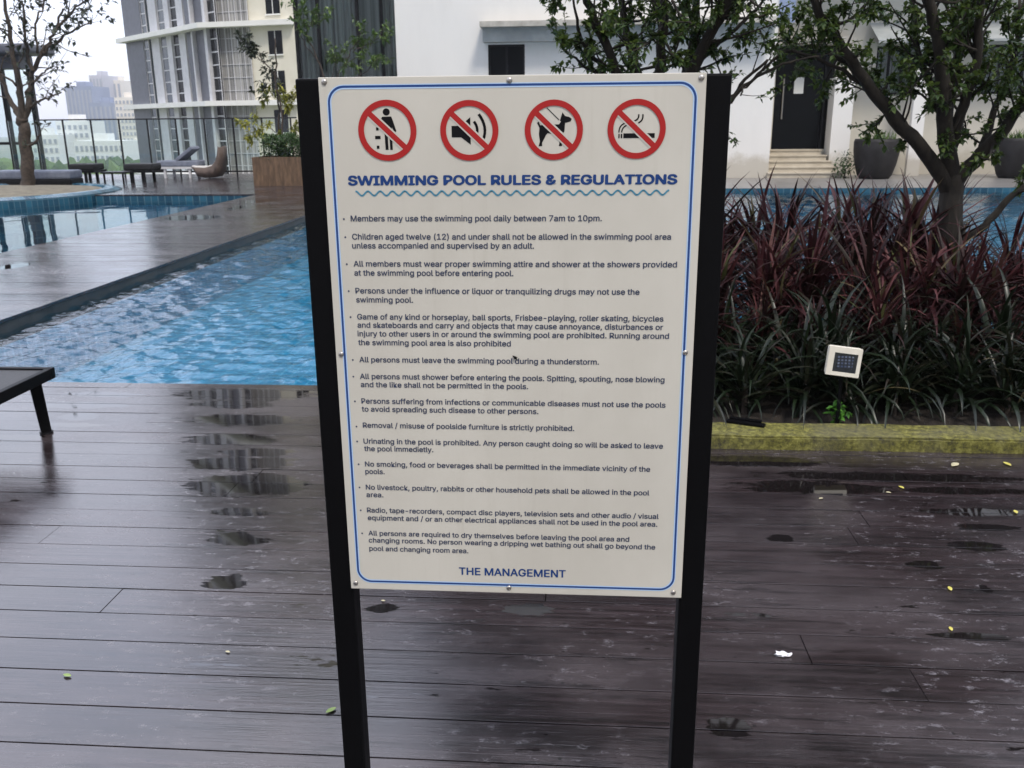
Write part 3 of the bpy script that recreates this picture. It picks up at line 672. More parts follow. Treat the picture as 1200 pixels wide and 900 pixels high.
# ------------------------------------------------------------------ burgundy and dark strap-leaved plants in the bed
def strap(mb, base, az, L, w, rise, droop, tint, n=7):
    d = Vector((math.cos(az), math.sin(az), 0)); s = Vector((-d.y, d.x, 0)); rows = []; p = Vector(base); el = rise
    tw = random.uniform(-.5, .5)
    for k in range(n+1):
        t = k/n; ww = w*(.35+.65*math.sin(math.pi*min(1, .22+t*.5)))*(1-t**3.2)+.0006
        sd = (s*math.cos(tw*t)+Vector((0, 0, 1))*math.sin(tw*t))
        nrm = Vector((-d.x*math.sin(el), -d.y*math.sin(el), math.cos(el)))
        rows.append([p-sd*ww/2+nrm*ww*.16, p, p+sd*ww/2+nrm*ww*.16])
        p = p+(d*math.cos(el)+Vector((0, 0, 1))*math.sin(el))*(L/n); el -= droop/n*(.4+1.2*t)
    mb.grid(rows, tint=tint)
def make_plant(name, kind, seed):
    random.seed(seed); fol, st = MB(), MB()
    if kind == 'red':
        heads = [(random.uniform(-.08, .08), random.uniform(-.08, .08), random.uniform(.2, .5)) for _ in range(3)]
        for hx, hy, hz in heads:
            st.tube([(hx*.3, hy*.3, 0), (hx, hy, hz)], [.014, .01], 6)
            bias = random.uniform(-.2, .25)
            for k in range(40):
                t = k/40; L = random.uniform(.26, .56)*(1-.25*t)
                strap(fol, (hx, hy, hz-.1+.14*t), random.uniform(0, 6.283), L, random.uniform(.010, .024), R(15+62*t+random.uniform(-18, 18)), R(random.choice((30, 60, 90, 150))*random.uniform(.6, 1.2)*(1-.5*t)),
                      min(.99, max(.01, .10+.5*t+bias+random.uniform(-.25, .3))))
    else:
        for k in range(64):
            t = k/64; L = random.uniform(.36, .6)*(1-.2*t)
            strap(fol, (random.uniform(-.05, .05), random.uniform(-.05, .05), .03+.16*t), random.uniform(0, 6.283), L, random.uniform(.013, .028), R(28+52*t+random.uniform(-14, 14)), R(random.uniform(60, 170)*(1-.45*t)),
                  min(.99, max(.01, random.uniform(.0, .75)+(.25 if random.random() < .08 else 0))))
        st.tube([(0, 0, 0), (0, 0, .2)], [.018, .014], 6)
    return fol, st
def plant_things(name, label, group, kind, leafm, spots, seed, nvar=3):
    protos = []
    for i, (x, y, z, sc) in enumerate(spots):
        rnd = random.Random(seed*100+i)
        if i < nvar:
            r_ = thing(name, label, 'plant', (0, 0, 0), 0, group); f_, s_ = make_plant(name, kind, seed+i)
            f_.build('foliage', leafm, r_, True); s_.build('stem', M_bark2, r_); protos.append(r_)
        else: r_ = copy_tree(protos[i % nvar])
        r_.location = (x, y, z); r_.rotation_euler = (rnd.uniform(-.1, .1), rnd.uniform(-.1, .1), rnd.uniform(0, 6.28)); r_.scale = (sc,)*3
rnd = random.Random(4); green = []; red = []
x = .62
while x < 5.0: green.append((x+rnd.uniform(-.05, .05), 4.37+rnd.uniform(-.05, .05), .02, rnd.uniform(.8, .98))); x += .24
x = .55
while x < 5.0: green.append((x+rnd.uniform(-.06, .06), 4.58+rnd.uniform(-.06, .06), .02, rnd.uniform(1.0, 1.2))); x += .26
for yy, hs in ((4.72, (.7, .9)), (4.92, (.95, 1.2)), (5.15, (1.05, 1.38)), (5.5, (1.1, 1.42)), (5.9, (1.1, 1.4))):
    x = .5 if yy < 5.4 else -.1
    while x < 5.2:
        drop = .22 if x > 2.35 else 0
        if abs(x-2.35) > .14 or yy < 5.1: red.append((x+rnd.uniform(-.09, .09), yy+rnd.uniform(-.09, .09), .02, rnd.uniform(*hs)-drop))
        x += .25
plant_things('strap_leaf_plant', 'low clump of dark green drooping strap leaves just behind the mossy kerb', 'dark green strap leaved plants along the kerb', 'green', M_strap, green, 20)
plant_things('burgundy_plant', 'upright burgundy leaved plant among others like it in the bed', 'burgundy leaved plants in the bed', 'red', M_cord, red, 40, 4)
# weed at the kerb
w = G(984, 494, .05); wd = thing('weed', 'small bright green weed sprouting behind the mossy kerb', 'weed', (w.x, w.y+.02, .02)); random.seed(2)
lm, sm = MB(), MB()
for k in range(7):
    e = Vector((random.uniform(-.05, .05), random.uniform(-.03, .03), random.uniform(.06, .16))); sm.tube([(0, 0, 0), e], [.002, .001], 4)
    for _ in range(9): leaf(lm, e*random.uniform(.35, 1.05), rv(1)+Vector((0, 0, .3)), .034, .6, random.random()+.001)
lm.build('leaves', M_weed, wd); sm.build('stem', M_weed, wd)
# floodlight in the plants
fp = at(989, 424, 4.1); fl = thing('garden_floodlight', 'small square white floodlight poking out of the dark plants', 'floodlight', (fp.x, fp.y, 0), R(-8))
MR = Matrix.Translation((0, 0, fp.z)) @ Matrix.Rotation(R(5), 4, 'Y') @ Matrix.Rotation(R(-6), 4, 'X')
hw, hh = .073, .066
mb = MB(); mb.box(-hw, hw, .012, .05, -hh, hh, MR, bev=.008); hs = mb.build('housing', M_lampw, fl)
mb = MB(); fi = .048
mb.box(-hw, hw, -.008, .011, hh-.026, hh, MR); mb.box(-hw, hw, -.008, .011, -hh, -hh+.017, MR); mb.box(-hw, -hw+.027, -.008, .011, -hh+.0172, hh-.0262, MR); mb.box(hw-.016, hw, -.008, .011, -hh+.0172, hh-.0262, MR)
mb.build('bezel', M_lampw, fl)
mb = MB(); mb.box(-hw+.0272, hw-.0162, .0, .006, -hh+.0174, hh-.0264, MR); gl_ = mb.build('lens', M_lampg, fl)
mb = MB(); mb.box(-.03, .04, -.002, -.0005, -.03, .028, MR); mb.build('led_array', M_led, gl_)
mb = MB(); mb.tube([(0, .03, 0), (0, .03, fp.z-hh-.02)], .009, 8); mb.tube([(-.012, .03, fp.z-hh-.022), (-.012, .03, fp.z-hh+.002)], .012, 8); mb.build('stake', M_black, fl)
# dark slat left on the kerb
a = G(852, 493, .064); b = G(897, 499, .064)
mid = (a+b)/2; ang = math.atan2((b-a).y, (b-a).x)
mb = MB(); L = (b-a).length/2
mb.box(-L, L, -.03, .006, 0, .011, bev=.002); mb.box(-L+.01, L-.02, .0, .025, .0112, .019, bev=.002)
o = mb.build('plastic_slat', M_black); o.location = (mid.x, mid.y, .063); o.rotation_euler = (0, 0, ang); tag(o, 'flat black plastic slat lying on the mossy kerb beside the right post', 'slat')

# ------------------------------------------------------------------ litter on the deck
def fallen(px_, py_, size, m_, lab, seed, name='fallen_leaf', cat='leaf', z=0):
    random.seed(seed); p = G(px_, py_, z); mb = MB(); n = 7; L = size; a = random.uniform(0, 6.28); d = Vector((math.cos(a), math.sin(a), 0)); s = Vector((-d.y, d.x, 0)); rows = []
    cu = random.uniform(.1, .3)
    for k in range(n+1):
        t = k/n; ww = L*.5*math.sin(math.pi*(t*.94+.03))**.8; c = d*L*(t-.5)+Vector((0, 0, .0025+cu*L*(t-.5)**2))
        rows.append([c-s*ww/2+Vector((0, 0, ww*.25)), c, c+s*ww/2+Vector((0, 0, ww*.22))])
    mb.grid(rows); o = mb.build(name, m_, smooth=True); o.location = (p.x, p.y, z); tag(o, lab, cat, 'leaves fallen on the deck')
    sm_ = o.modifiers.new('thickness', 'SOLIDIFY'); sm_.thickness = .0006
M_fy = noisy('fallen_yellow', (.42, .36, .05), (.55, .5, .12), 60, .5, 0); M_fg = noisy('fallen_green', (.16, .26, .06), (.3, .36, .12), 60, .5, 0); M_fb = noisy('fallen_pale', (.38, .34, .2), (.5, .46, .3), 60, .6, 0)
fallen(388, 834, .03, M_fg, 'green and white fallen leaf beside the foot of the left post', 1)
fallen(79, 793, .026, M_fg, 'yellow green fallen leaf alone on the lower left planks', 2)
fallen(1113, 691, .026, M_fy, 'yellow fallen leaf beside a small round damp spot, right of the sign', 3)
fallen(1114, 738, .022, M_fy, 'small yellow fallen leaf at the edge of a dark streak at right', 4)
fallen(1119, 546, .055, M_fb, 'crinkled pale leaf on the wet planks just in front of the kerb', 5)
fallen(1180, 545, .045, M_fy, 'yellow leaf near the kerb at the far right', 6)
fallen(1056, 572, .028, M_fy, 'yellow leaf on the long wet streak in front of the kerb', 7)
fallen(1190, 601, .03, M_fy, 'bright yellow leaf at the very right edge of the deck', 8)
fallen(1041, 578, .02, M_fb, 'pale speck of leaf left of the yellow one on the wet streak', 9)
fallen(962, 585, .02, M_fb, 'small tan leaf on dark planks below the long wet streak', 10)
fallen(267, 765, .016, M_fb, 'tiny white leaf scrap on the planks left of the sign', 11)
fallen(449, 705, .014, M_fb, 'tiny cream leaf scrap under the lower left corner of the sign', 12)
# crumpled tissue
p = G(917, 769); random.seed(8); bm = bmesh.new(); bmesh.ops.create_icosphere(bm, subdivisions=3, radius=1)
for v in bm.verts:
    q = v.co.copy(); f = .6+.9*mnoise.noise(q*1.7+Vector((3, 1, 2)))+.35*mnoise.noise(q*5)
    v.co = Vector((q.x*.026*f+.006*max(0, q.z), q.y*.014*f, max(0, (q.z*.5+.42))*.016*f))
mb = MB(); mb.bm(bm); bm.free(); o = mb.build('crumpled_tissue', mat('tissue', (.75, .75, .77), .9)); o.location = (p.x, p.y, .001); tag(o, 'crumpled white tissue lying on the dark planks right of the sign', 'tissue')

# ------------------------------------------------------------------ white clubhouse behind the pool
Yw, Yr = 23.5, 24.7
def X(px_, Y, py_=120): return at(px_, py_, Y).x
def Z(py_, Y, px_=900): return at(px_, py_, Y).z
bld = thing('clubhouse', 'white rendered building with dark door and stone steps across the pool', 'building', (0, 0, 0))
xl, xc = X(464, Yw, 50), X(906, Yw, 120); top = 5.4
wx0, wx1, wz0, wz1 = at(572, 70, Yw).x, at(615, 70, Yw).x, at(595, 100, Yw).z, at(595, 52, Yw).z
def wall_with_holes(mb, x0, x1, z0, z1, y0, y1, holes):
    xs = sorted({x0, x1, *[h[0] for h in holes], *[h[1] for h in holes]}); zs = sorted({z0, z1, *[h[2] for h in holes], *[h[3] for h in holes]})
    for i in range(len(xs)-1):
        for j in range(len(zs)-1):
            cx, cz = (xs[i]+xs[i+1])/2, (zs[j]+zs[j+1])/2
            if any(h[0] < cx < h[1] and h[2] < cz < h[3] for h in holes): continue
            mb.box(xs[i], xs[i+1], y0, y1, zs[j], zs[j+1])
mb = MB()
sx0, sx1 = at(913, 10, Yw).x, at(932, 10, Yw).x
wall_with_holes(mb, xl, xc, 0.002, top, Yw, Yw+.3, [(wx0, wx1, wz0, wz1)])
mb.build('wall', M_white, bld)
def window(parent, x0, x1, z0, z1, Y, fw=.06, pane=None, mull=0, dep=.12):
    mb = MB(); mb.box(x0, x1, Y, Y+.05, z1-fw, z1); mb.box(x0, x1, Y, Y+.05, z0, z0+fw); mb.box(x0, x0+fw, Y, Y+.05, z0+fw, z1-fw); mb.box(x1-fw, x1, Y, Y+.05, z0+fw, z1-fw)
    for k in range(mull): c = x0+(x1-x0)*(k+1)/(mull+1); mb.box(c-fw/2, c+fw/2, Y, Y+.045, z0+fw, z1-fw)
    o = mb.build('window', M_frame, parent)
    mb = MB(); mb.box(x0+fw, x1-fw, Y+.02, Y+.03, z0+fw, z1-fw); mb.build('pane', pane or M_dglass, o)
    return o
window(bld, wx0, wx1, wz0, wz1, Yw+.06, .05, None, 1)
# ledge with the shaded fascia under it
lx0, lx1 = at(567, 28, Yw).x, X(905, Yw, 28); lz1, lz0, lz2 = at(600, 24.5, Yw-.5).z, at(600, 31, Yw-.5).z, at(600, 50, Yw-.02).z
mb = MB(); mb.box(lx0-.05, lx1, Yw-.55, Yw-.002, lz0, lz1); mb.build('ledge', M_ledge, bld)
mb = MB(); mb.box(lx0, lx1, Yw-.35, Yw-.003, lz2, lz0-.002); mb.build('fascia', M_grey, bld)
# recessed right part
wr1 = 15.5
dx0, dx1, dz0, dz1 = X(907, Yr), X(962, Yr), Z(175, Yr), Z(54, Yr)
px0, px1 = X(984, Yr), X(1200, Yr)+3
wz0_, wz1_ = Z(113, Yr), Z(56, Yr)
winx = [(X(1022, Yr), X(1085, Yr)), (X(1140, Yr), X(1200, Yr)+1)]
mb = MB(); ex = X(976, Yr)
wall_with_holes(mb, xc-.3, wr1, .002, top, Yr, Yr+.3, [(dx0, ex, dz0, dz1)]+[(a, b, wz0_, wz1_) for a, b in winx])
mb.box(xc-.3, xc-.002, Yw+.302, Yr-.002, .002, top)
mb.build('rear_wall', M_cream, bld)
# pier right of the door
mb = MB(); mb.box(X(977, Yr-.55), X(1000, Yr-.55), Yr-.55, Yr-.003, .002, Z(92, Yr-.5)); mb.build('pier', M_white, bld)
dr = MB(); dr.box(dx0, dx1, Yr+.08, Yr+.13, dz0, dz1); door = dr.build('door', M_dglass, bld)
mb = MB(); mb.tube([(dx0+.22, Yr+.02, dz0+.75), (dx0+.22, Yr+.02, dz0+1.75)], .02, 8)
for z in (.8, 1.7): mb.tube([(dx0+.22, Yr+.02, dz0+z), (dx0+.22, Yr+.085, dz0+z)], .014, 6)
mb.build('handle', M_screw, door)
npx, npz = at(937, 100, Yr), 0
mb = MB(); mb.box(npx.x-.12, npx.x+.12, Yr+.072, Yr+.079, npx.z-.2, npx.z+.2)
nb = mb.build('notice', mat('notice_paper', (.7, .7, .66), .6), door); nb['label'] = 'white paper notice taped to the dark door'
mb = MB()
for k in range(3):
    c = dx1+.06+k*(ex-dx1-.1)/3; mb.box(c, c+.1, Yr+.05, Yr+.14, dz0, dz1)
mb.box(dx1, ex, Yr+.16, Yr+.18, dz0, dz1); mb.build('door_frame', M_frame, bld)
mb = MB(); mb.box(dx0-.12, ex+.25, Yr-.5, Yr-.003, Z(52, Yr-.5), Z(44, Yr-.5)); mb.build('door_canopy', M_ledge, bld)
st0, st1 = X(904, Yw), X(977, Yw); ns = 5; rise = dz0/ns
mb = MB()
for k in range(ns):
    mb.box(st0+.003, st1+.32-.07*k, Yw-.1+k*.26, Yr+.05-.002*k, k*rise+(.002 if k == 0 else 0), (k+1)*rise)
    mb.box(st0+.003, st1+.34-.07*k, Yw-.125+k*.26, Yw-.101+k*.26, (k+1)*rise-.03, (k+1)*rise+.002)
mb.build('steps', M_stepst, bld)
for a, b in winx:
    w_ = window(bld, a, b, wz0_, wz1_, Yr+.05, .06, M_clear, 3)
    mb = MB(); rows = [[], []]
    for k in range(81):
        x = a+.07+(b-a-.14)*k/80; y = Yr+.22+.03*math.sin(k*1.3); rows[0].append((x, y, wz0_)); rows[1].append((x, y, wz1_))
    mb.grid(rows); mb.build('curtain', M_curt, w_, True)
mb = MB(); az1, az0 = Z(29, Yr), Z(52, Yr-.9); ax0, ax1 = X(1010, Yr), X(1200, Yr)+2
mb.grid([[(ax0, Yr-.003, az1), (ax1, Yr-.003, az1)], [(ax0, Yr-.9, az0+.06), (ax1, Yr-.9, az0+.06)], [(ax0, Yr-.9, az0), (ax1, Yr-.9, az0)], [(ax0, Yr-.003, az0+.05), (ax1, Yr-.003, az0+.05)]]); mb.build('awning', M_grey, bld)
mb = MB(); mb.box(X(1070, Yr-.7), X(1085, Yr-.7), Yr-.75, Yr-.6, .002, az0); mb.build('column', M_white, bld)
# tiled window strip high on the corner
mb = MB(); mb.box(sx0, sx1, Yw-.04, Yw-.003, Z(27, Yw), Z(-60, Yw)); mb.build('tiled_panel', noisy('blue_grey_tile', (.2, .25, .38), (.3, .36, .5), 9, .4, 0), bld)
# glazed wing with grey curtains
gw = thing('glazed_wing', 'tall glass wing with grey curtains left of the white building', 'building', (0, 0, 0))
Yg = 25.4; g0, g1 = X(346, Yg, 40), xl-.02; gt = 14
mb = MB(); mb.box(g0, g1, Yg+.6, Yg+6, .002, gt); mb.box(g0-.1, g1+.0, Yg-.1, Yg+6.2, gt, gt+.3); mb.build('core', M_dkgrey, gw)
mb = MB(); rows = [[], []]
for k in range(161):
    x = g0+.05+(g1-g0-.1)*k/160; y = Yg+.3+.05*math.sin(k*.9)+.02*math.sin(k*2.7)
    if X(417, Yg, 40) < x < X(445, Yg, 40): y = Yg+.56
    rows[0].append((x, y, .05)); rows[1].append((x, y, gt-.05))
mb.grid(rows); mb.build('curtain', M_curt, gw, True)
mb = MB(); mb.box(g0, g1, Yg, Yg+.012, .05, gt); mb.build('glass_front', M_clear, gw)
mb = MB(); mb.box(g0-.012, g0, Yg, Yg+2, .05, gt); mb.build('glass_side', M_clear, gw)
for c in (g0, X(372, Yg, 40), X(418, Yg, 40), X(446, Yg, 40), g1-.09):
    mb = MB(); mb.box(c, c+.07, Yg-.05, Yg+.09, .003, gt); mb.build('mullion', M_frame, gw)

# glazed upper storeys of the clubhouse, above the frame of the photo but mirrored in the wet deck
for k in range(6):
    z_ = top+k*3.3
    mb = MB(); mb.box(xl, wr1, Yw+.0, Yw+8, z_, z_+.5); mb.build('floor_slab', M_midgrey, bld)
    mb = MB(); mb.box(xl+.02, wr1-.02, Yw+.5, Yw+7.9, z_+.501, z_+3.299); mb.build('window_band', M_dglass, bld)
# big pots on the terrace
pots = []
for i, (c, lab) in enumerate(((1024, 'round dark pot with short green plants beside the stone steps'), (1188, 'round dark pot with short green plants cut by the right edge'))):
    p = at(c, 208, 23.1); r_ = thing('plant_pot', lab, 'plant pot', (p.x, 23.1, .002), 0, 'round dark pots on the terrace')
    mb = MB(); mb.lathe([(.01, 0), (.34, 0), (.40, .08), (.48, .35), (.53, .65), (.535, .86), (.515, .93), (.47, .93), (.46, .82), (.01, .82)], n=32); mb.build('pot', M_pot, r_, True)
    random.seed(30+i); fo = MB()
    for k in range(130):
        a = random.uniform(0, 6.28); rr_ = random.uniform(0, .42); strap(fo, (rr_*math.cos(a), rr_*math.sin(a), .8), random.uniform(0, 6.28), random.uniform(.18, .4), .03, R(random.uniform(50, 88)), R(random.uniform(0, 60)), random.random()+.001, 4)
    fo.build('foliage', M_leafb, r_)
# small shrub at the foot of the steps
p = at(992, 206, 23.2); sh = thing('shrub', 'small dark shrub between the stone steps and the round pot', 'shrub', (p.x-.05, 23.2, 0)); random.seed(12); cr_, tr_ = MB(), MB()
tr_.tube([(0, 0, 0), (.02, 0, .25)], [.02, .01], 6)
for k in range(260):
    q = Vector((random.gauss(0, .13), random.gauss(0, .1), abs(random.gauss(.28, .16)))); leaf(cr_, q, rv(1), .09, .5, random.random()+.001)
cr_.build('crown', M_hedge, sh); tr_.build('trunk', M_bark2, sh)

# ------------------------------------------------------------------ far left terrace
Yf = 25.2
fence = thing('glass_fence', 'clear glass balustrade with thin dark posts along the deck edge', 'fence', (0, 0, 0))
fx0, fx1 = X(38, Yf), X(346, Yf); zt = 1.56
mb = MB(); mb.tube([(fx0, Yf, zt), (fx1, Yf, zt)], .018, 6); mb.build('top_rail', M_frame, fence)
mb = MB(); mb.tube([(fx0, Yf, .14), (fx1, Yf, .14)], .022, 6); mb.build('bottom_rail', M_frame, fence)
c = X(70, Yf); k = 0; stp = .81
xs = []
x = c-stp*2
while x < fx1+.1: xs.append(x); x += stp
for x in xs:
    mb = MB(); mb.box(x-.018, x+.018, Yf-.02, Yf+.02, .002, zt); mb.build('post', M_frame, fence)
for a, b in zip(xs[:-1], xs[1:]):
    mb = MB(); mb.box(a+.03, b-.03, Yf-.006, Yf+.006, .17, zt-.02); mb.build('glass_panel', M_clear, fence)
# corten planter box with hedge and young tree
bxl = X(297, 21.2, 210); pbx = thing('planter_box', 'rust brown planter box holding a clipped hedge beside the walkway', 'planter', (bxl, 21.2, 0)); bw, bh = 2.6, .66
mb = MB()
mb.box(0, bw, 0, .04, .002, bh); mb.box(0, bw, 1.06, 1.1, .002, bh); mb.box(0, .04, .0405, 1.0595, .002, bh); mb.box(bw-.04, bw, .0405, 1.0595, .002, bh); mb.build('box', M_corten, pbx)
mb = MB(); mb.box(.041, bw-.041, .041, 1.059, .1, bh-.06); mb.build('soil', M_soil, pbx)
random.seed(15); hd, hst = MB(), MB()
for k in range(6500):
    u = random.random(); q = Vector((.16+u*(bw-.3)+random.gauss(0, .05), .5+random.gauss(0, .22), 0)); q.z = bh-.08+random.random()**.6*(.5+.1*math.sin(u*9)+.06*math.sin(u*23+1))
    leaf(hd, q, rv(1)+Vector((0, 0, .5)), .07, .55, min(1, max(.001, random.random()*.6+(q.z-bh)*.9)))
for k in range(12): hst.tube([(.25+k*.19, .5, bh-.07), (.25+k*.19+random.uniform(-.06, .06), .5, bh+.2)], [.012, .006], 5)
hg = hd.build('clipped_hedge', M_hedge); hg.location = (bxl, 21.2, 0); tag(hg, 'clipped dark green hedge growing in the rust brown planter box', 'hedge')
ho = hst.build('stems', M_bark2, hg)
tree('young_tree', 'thin young tree with yellow green lower leaves rising behind the planter box', [
  ([(328, 205), (328, 172), (326, 130), (324, 85), (322, 45)], .03, .016, (0, 0), 0, {}),
  ([(327, 160), (316, 150), (302, 152), (296, 148)], .012, .005, (0, -.2), 9, dict(tb=.1)),
  ([(326, 130), (334, 118), (344, 112)], .012, .005, (0, .1), 8, dict(tb=.2)),
  ([(325, 115), (320, 110), (312, 118)], .01, .005, (0, .1), 6, {}),
  ([(326, 150), (332, 160), (344, 158)], .01, .005, (0, .1), 5, {}),
], M_leafy, M_bark2, None, 22.6, dict(ln=.42, leaf_sz=.15, nleaf=13, start=.3, up=.2, sub=2, wid=.4), 21)
tree('young_tree', 'thin young tree with dark leaf tufts at the top, before the pale tower', [
  ([(336, 205), (332, 150), (322, 95), (312, 76), (300, 66), (290, 54)], .026, .008, (0, 0), 9, dict(start=.8)),
  ([(322, 95), (312, 103), (303, 107)], .01, .005, (0, .1), 5, {}),
  ([(308, 72), (298, 52), (284, 45)], .01, .005, (0, .1), 8, {}),
  ([(306, 78), (318, 82)], .01, .005, (0, .1), 3, {}),
], M_leafp, M_bark2, None, 22.2, dict(ln=.3, leaf_sz=.16, nleaf=6, start=.3, up=.2, sub=2, wid=.45), 22)
tree('young_tree', 'thin tree with fresh green tufts before the grey curtained glass wing', [
  ([(385, 205), (384, 150), (382, 100), (372, 70), (362, 45), (356, 25)], .03, .01, (0, 0), 0, {}),
  ([(372, 70), (358, 52), (350, 35), (352, 18)], .012, .005, (0, -.2), 14, dict(start=.35)),
  ([(358, 40), (366, 26), (372, 18)], .012, .005, (0, .1), 8, {}),
  ([(384, 110), (398, 85), (412, 60), (424, 38)], .018, .006, (0, .1), 14, dict(start=.35)),
  ([(412, 60), (432, 52), (446, 42)], .012, .005, (0, .1), 7, {}),
  ([(384, 105), (420, 90), (440, 75), (446, 60)], .014, .005, (0, -.2), 9, dict(start=.4)),
  ([(384, 110), (392, 80), (394, 62)], .012, .005, (0, .1), 7, dict(start=.5)),
], M_leafb, M_bark2, None, 21.7, dict(ln=.36, leaf_sz=.15, nleaf=6, start=.3, up=.2, sub=2, wid=.4), 23)
# furniture on the far deck
def far_lounger(name, lab, px_, py_, L, frame, cush, rz=0, group='loungers on the far deck', back=False):
    p = G(px_, py_); r_ = thing(name, lab, 'sun lounger', (p.x, p.y, .002), rz, group)
    mb = MB(); mb.box(-L/2, L/2, -.33, -.29, .24, .3); mb.box(-L/2, L/2, .29, .33, .24, .3); mb.box(-L/2, -L/2+.05, -.289, .289, .24, .3); mb.box(L/2-.05, L/2, -.289, .289, .24, .3); mb.build('frame', frame, r_)
    mb = MB(); mb.box(-L/2+.02, L/2-.02, -.28, .28, .301, .46, bev=.04); mb.build('mattress', cush, r_)
    for sx in (-1, 1):
        for sy in (-1, 1): mb = MB(); mb.box(sx*(L/2-.25)-.03, sx*(L/2-.25)+.03, sy*.28-.03, sy*.28+.03, .0, .239); mb.build('leg', frame, r_)
    if back: mb = MB(); mb.box(L/2-.6, L/2-.02, -.28, .28, 0, .09, Matrix.Translation((0, 0, .43)) @ Matrix.Translation((L/2-.6, 0, 0)) @ Matrix.Rotation(R(-35), 4, 'Y') @ Matrix.Translation((-L/2+.6, 0, 0)), bev=.02); mb.build('backrest', cush, r_)
    return r_
far_lounger('far_lounger', 'short black cushioned lounger at the left on the far deck', 104, 213, .7, M_frame, mat('black_cushion', (.012, .012, .013), .7))
far_lounger('far_lounger', 'black lounger right of the low table on the far deck', 169, 213, .8, M_frame, mat('charcoal_cushion', (.014, .014, .016), .7))
far_lounger('far_lounger', 'pale blue grey lounger with raised back beside the wicker chair', 214, 208, 1.2, M_midgrey, M_cush, 0, back=True)
p = G(139, 215.5); tb = thing('low_table', 'small low dark table standing between two black loungers', 'table', (p.x, p.y, .002))
mb = MB(); mb.box(-.3, .3, -.25, .25, .26, .3); mb.build('tabletop', M_frame, tb)
for sx in (-1, 1):
    for sy in (-1, 1): mb = MB(); mb.box(sx*.24-.018, sx*.24+.018, sy*.2-.018, sy*.2+.018, 0, .259); mb.build('leg', M_frame, tb)
# wicker chaise with a swept-up back, seen from the side
p = G(248, 208.5); wc = thing('wicker_chair', 'brown wicker lounge chair with a tall swept up back', 'chair', (p.x, p.y, .002))
prof_t = [(-.42, .27), (-.3, .25), (-.05, .24), (.15, .29), (.27, .42), (.33, .6), (.37, .80)]; prof_b = [(-.36, .22), (-.28, .06), (-.05, .02), (.2, .03), (.33, .2), (.385, .5), (.4, .81)]
mb = MB(); rows = []
for (a, b) in zip(prof_t, prof_b):
    y = .3
    rows.append([(a[0], -y, a[1]+.04), (a[0], -y*.8, a[1]), (a[0], y*.8, a[1]), (a[0], y, a[1]+.04), (b[0], y*.95, b[1]), (b[0], -y*.95, b[1])])
mb.grid(rows, True, True); mb.build('shell', M_wicker, wc, True)
mb = MB(); rows = []
for a in prof_t[:-1]: rows.append([(a[0]-.02, -.2, a[1]+.02), (a[0]-.03, -.15, a[1]+.07), (a[0]-.03, .15, a[1]+.07), (a[0]-.02, .2, a[1]+.02)])
mb.grid(rows, True, True); mb.build('cushion', mat('pale_cushion', (.5, .48, .45), .8), wc, True)
# cushioned seats beside the island tree
for (cx, cw, lab) in ((10, .62, 'blue grey daybed cushion seat left of the slim tree'), (52, .5, 'blue grey seat cushion block right of the slim tree')):
    p = G(cx, 219); r_ = thing('poolside_seat', lab, 'seat', (p.x, p.y+.6, .002), 0, 'blue grey seats by the slim tree')
    mb = MB(); mb.box(-cw, cw, -.3, .3, .0, .16, bev=.02); mb.build('base', M_frame, r_); mb = MB(); mb.box(-cw, cw, -.31, .31, .161, .36, bev=.05); mb.build('cushion', M_cush, r_)
# pavilion with dark flat roof
pv = thing('pavilion', 'glass walled pavilion with dark flat roof behind the slim tree', 'pavilion', (0, 0, 0)); Yp = 26.2
rx1 = X(65, Yp+.2, 60); z1, z0 = Z(50, Yp-1.2, 30), Z(62, Yp-1.2, 30); bx1 = X(38, Yp+.15, 70); zb0 = Z(80, Yp-.5, 20)
mb = MB(); mb.box(-26, rx1, Yp-1.2, Yp+.2, z0, z1, bev=.08); mb.build('roof', M_dkgrey, pv)
mb = MB(); mb.box(-26, bx1, Yp-.5, Yp+.15, zb0, z0-.002); mb.build('roof_beam', M_dkgrey, pv)
for c in (-18, 12, 30, 44): x = X(c, Yp, 150); mb = MB(); mb.box(x-.06, x+.06, Yp-.06, Yp+.06, -.03, zb0 if c < 35 else z0-.003); mb.build('column', M_frame, pv)
mb = MB(); mb.box(-26, X(44, Yp, 150)-.07, Yp-.01, Yp+.01, .05, zb0); mb.build('glass_wall', M_clear, pv)
mb = MB(); mb.box(-26, X(44, Yp, 150)-.07, Yp-.03, Yp+.03, Z(168, Yp, 20)-.04, Z(168, Yp, 20)+.04); mb.build('transom', M_frame, pv)
mb = MB(); mb.box(-45, -18, 27.4, 31, -29.8, -.1); struct(mb.build('lower_terrace', M_conc))

# ------------------------------------------------------------------ apartment tower
tw = thing('apartment_tower', 'tall grey and cream apartment tower with long glazed strips and white slabs', 'building', (0, 0, 0))
C0 = Vector((-33.4, 85, 0)); C1 = Vector((-47.4, 98, 0)); C2 = Vector((-25.0, 82.6, 0)); ZB, ZT, BAY = -30, 56, 6.66
def face_frame(a, b):
    d = (b-a); L = d.length; d = d.normalized(); n_ = Vector((d.y, -d.x, 0)); 
    if n_.y > 0: n_ = -n_
    return d, n_, L
def fbox(mb, a, d, n_, u0, u1, o0, o1, z0, z1):
    M_ = Matrix(((d.x, -n_.x, 0, a.x), (d.y, -n_.y, 0, a.y), (0, 0, 1, 0), (0, 0, 0, 1)))
    mb.box(u0, u1, -o1, -o0, z0, z1, M_)
dL, nL, LL = face_frame(C1, C0); dR, nR, LR = face_frame(C0, C2)
mb = MB(); back = [C1, C0, C2, C2+Vector((4, 16, 0)), C1+Vector((6, 12, 0))]
mb.grid([[(p.x, p.y, z) for p in back] for z in (ZB, ZT)], True, True); mb.build('core', M_tcream, tw)
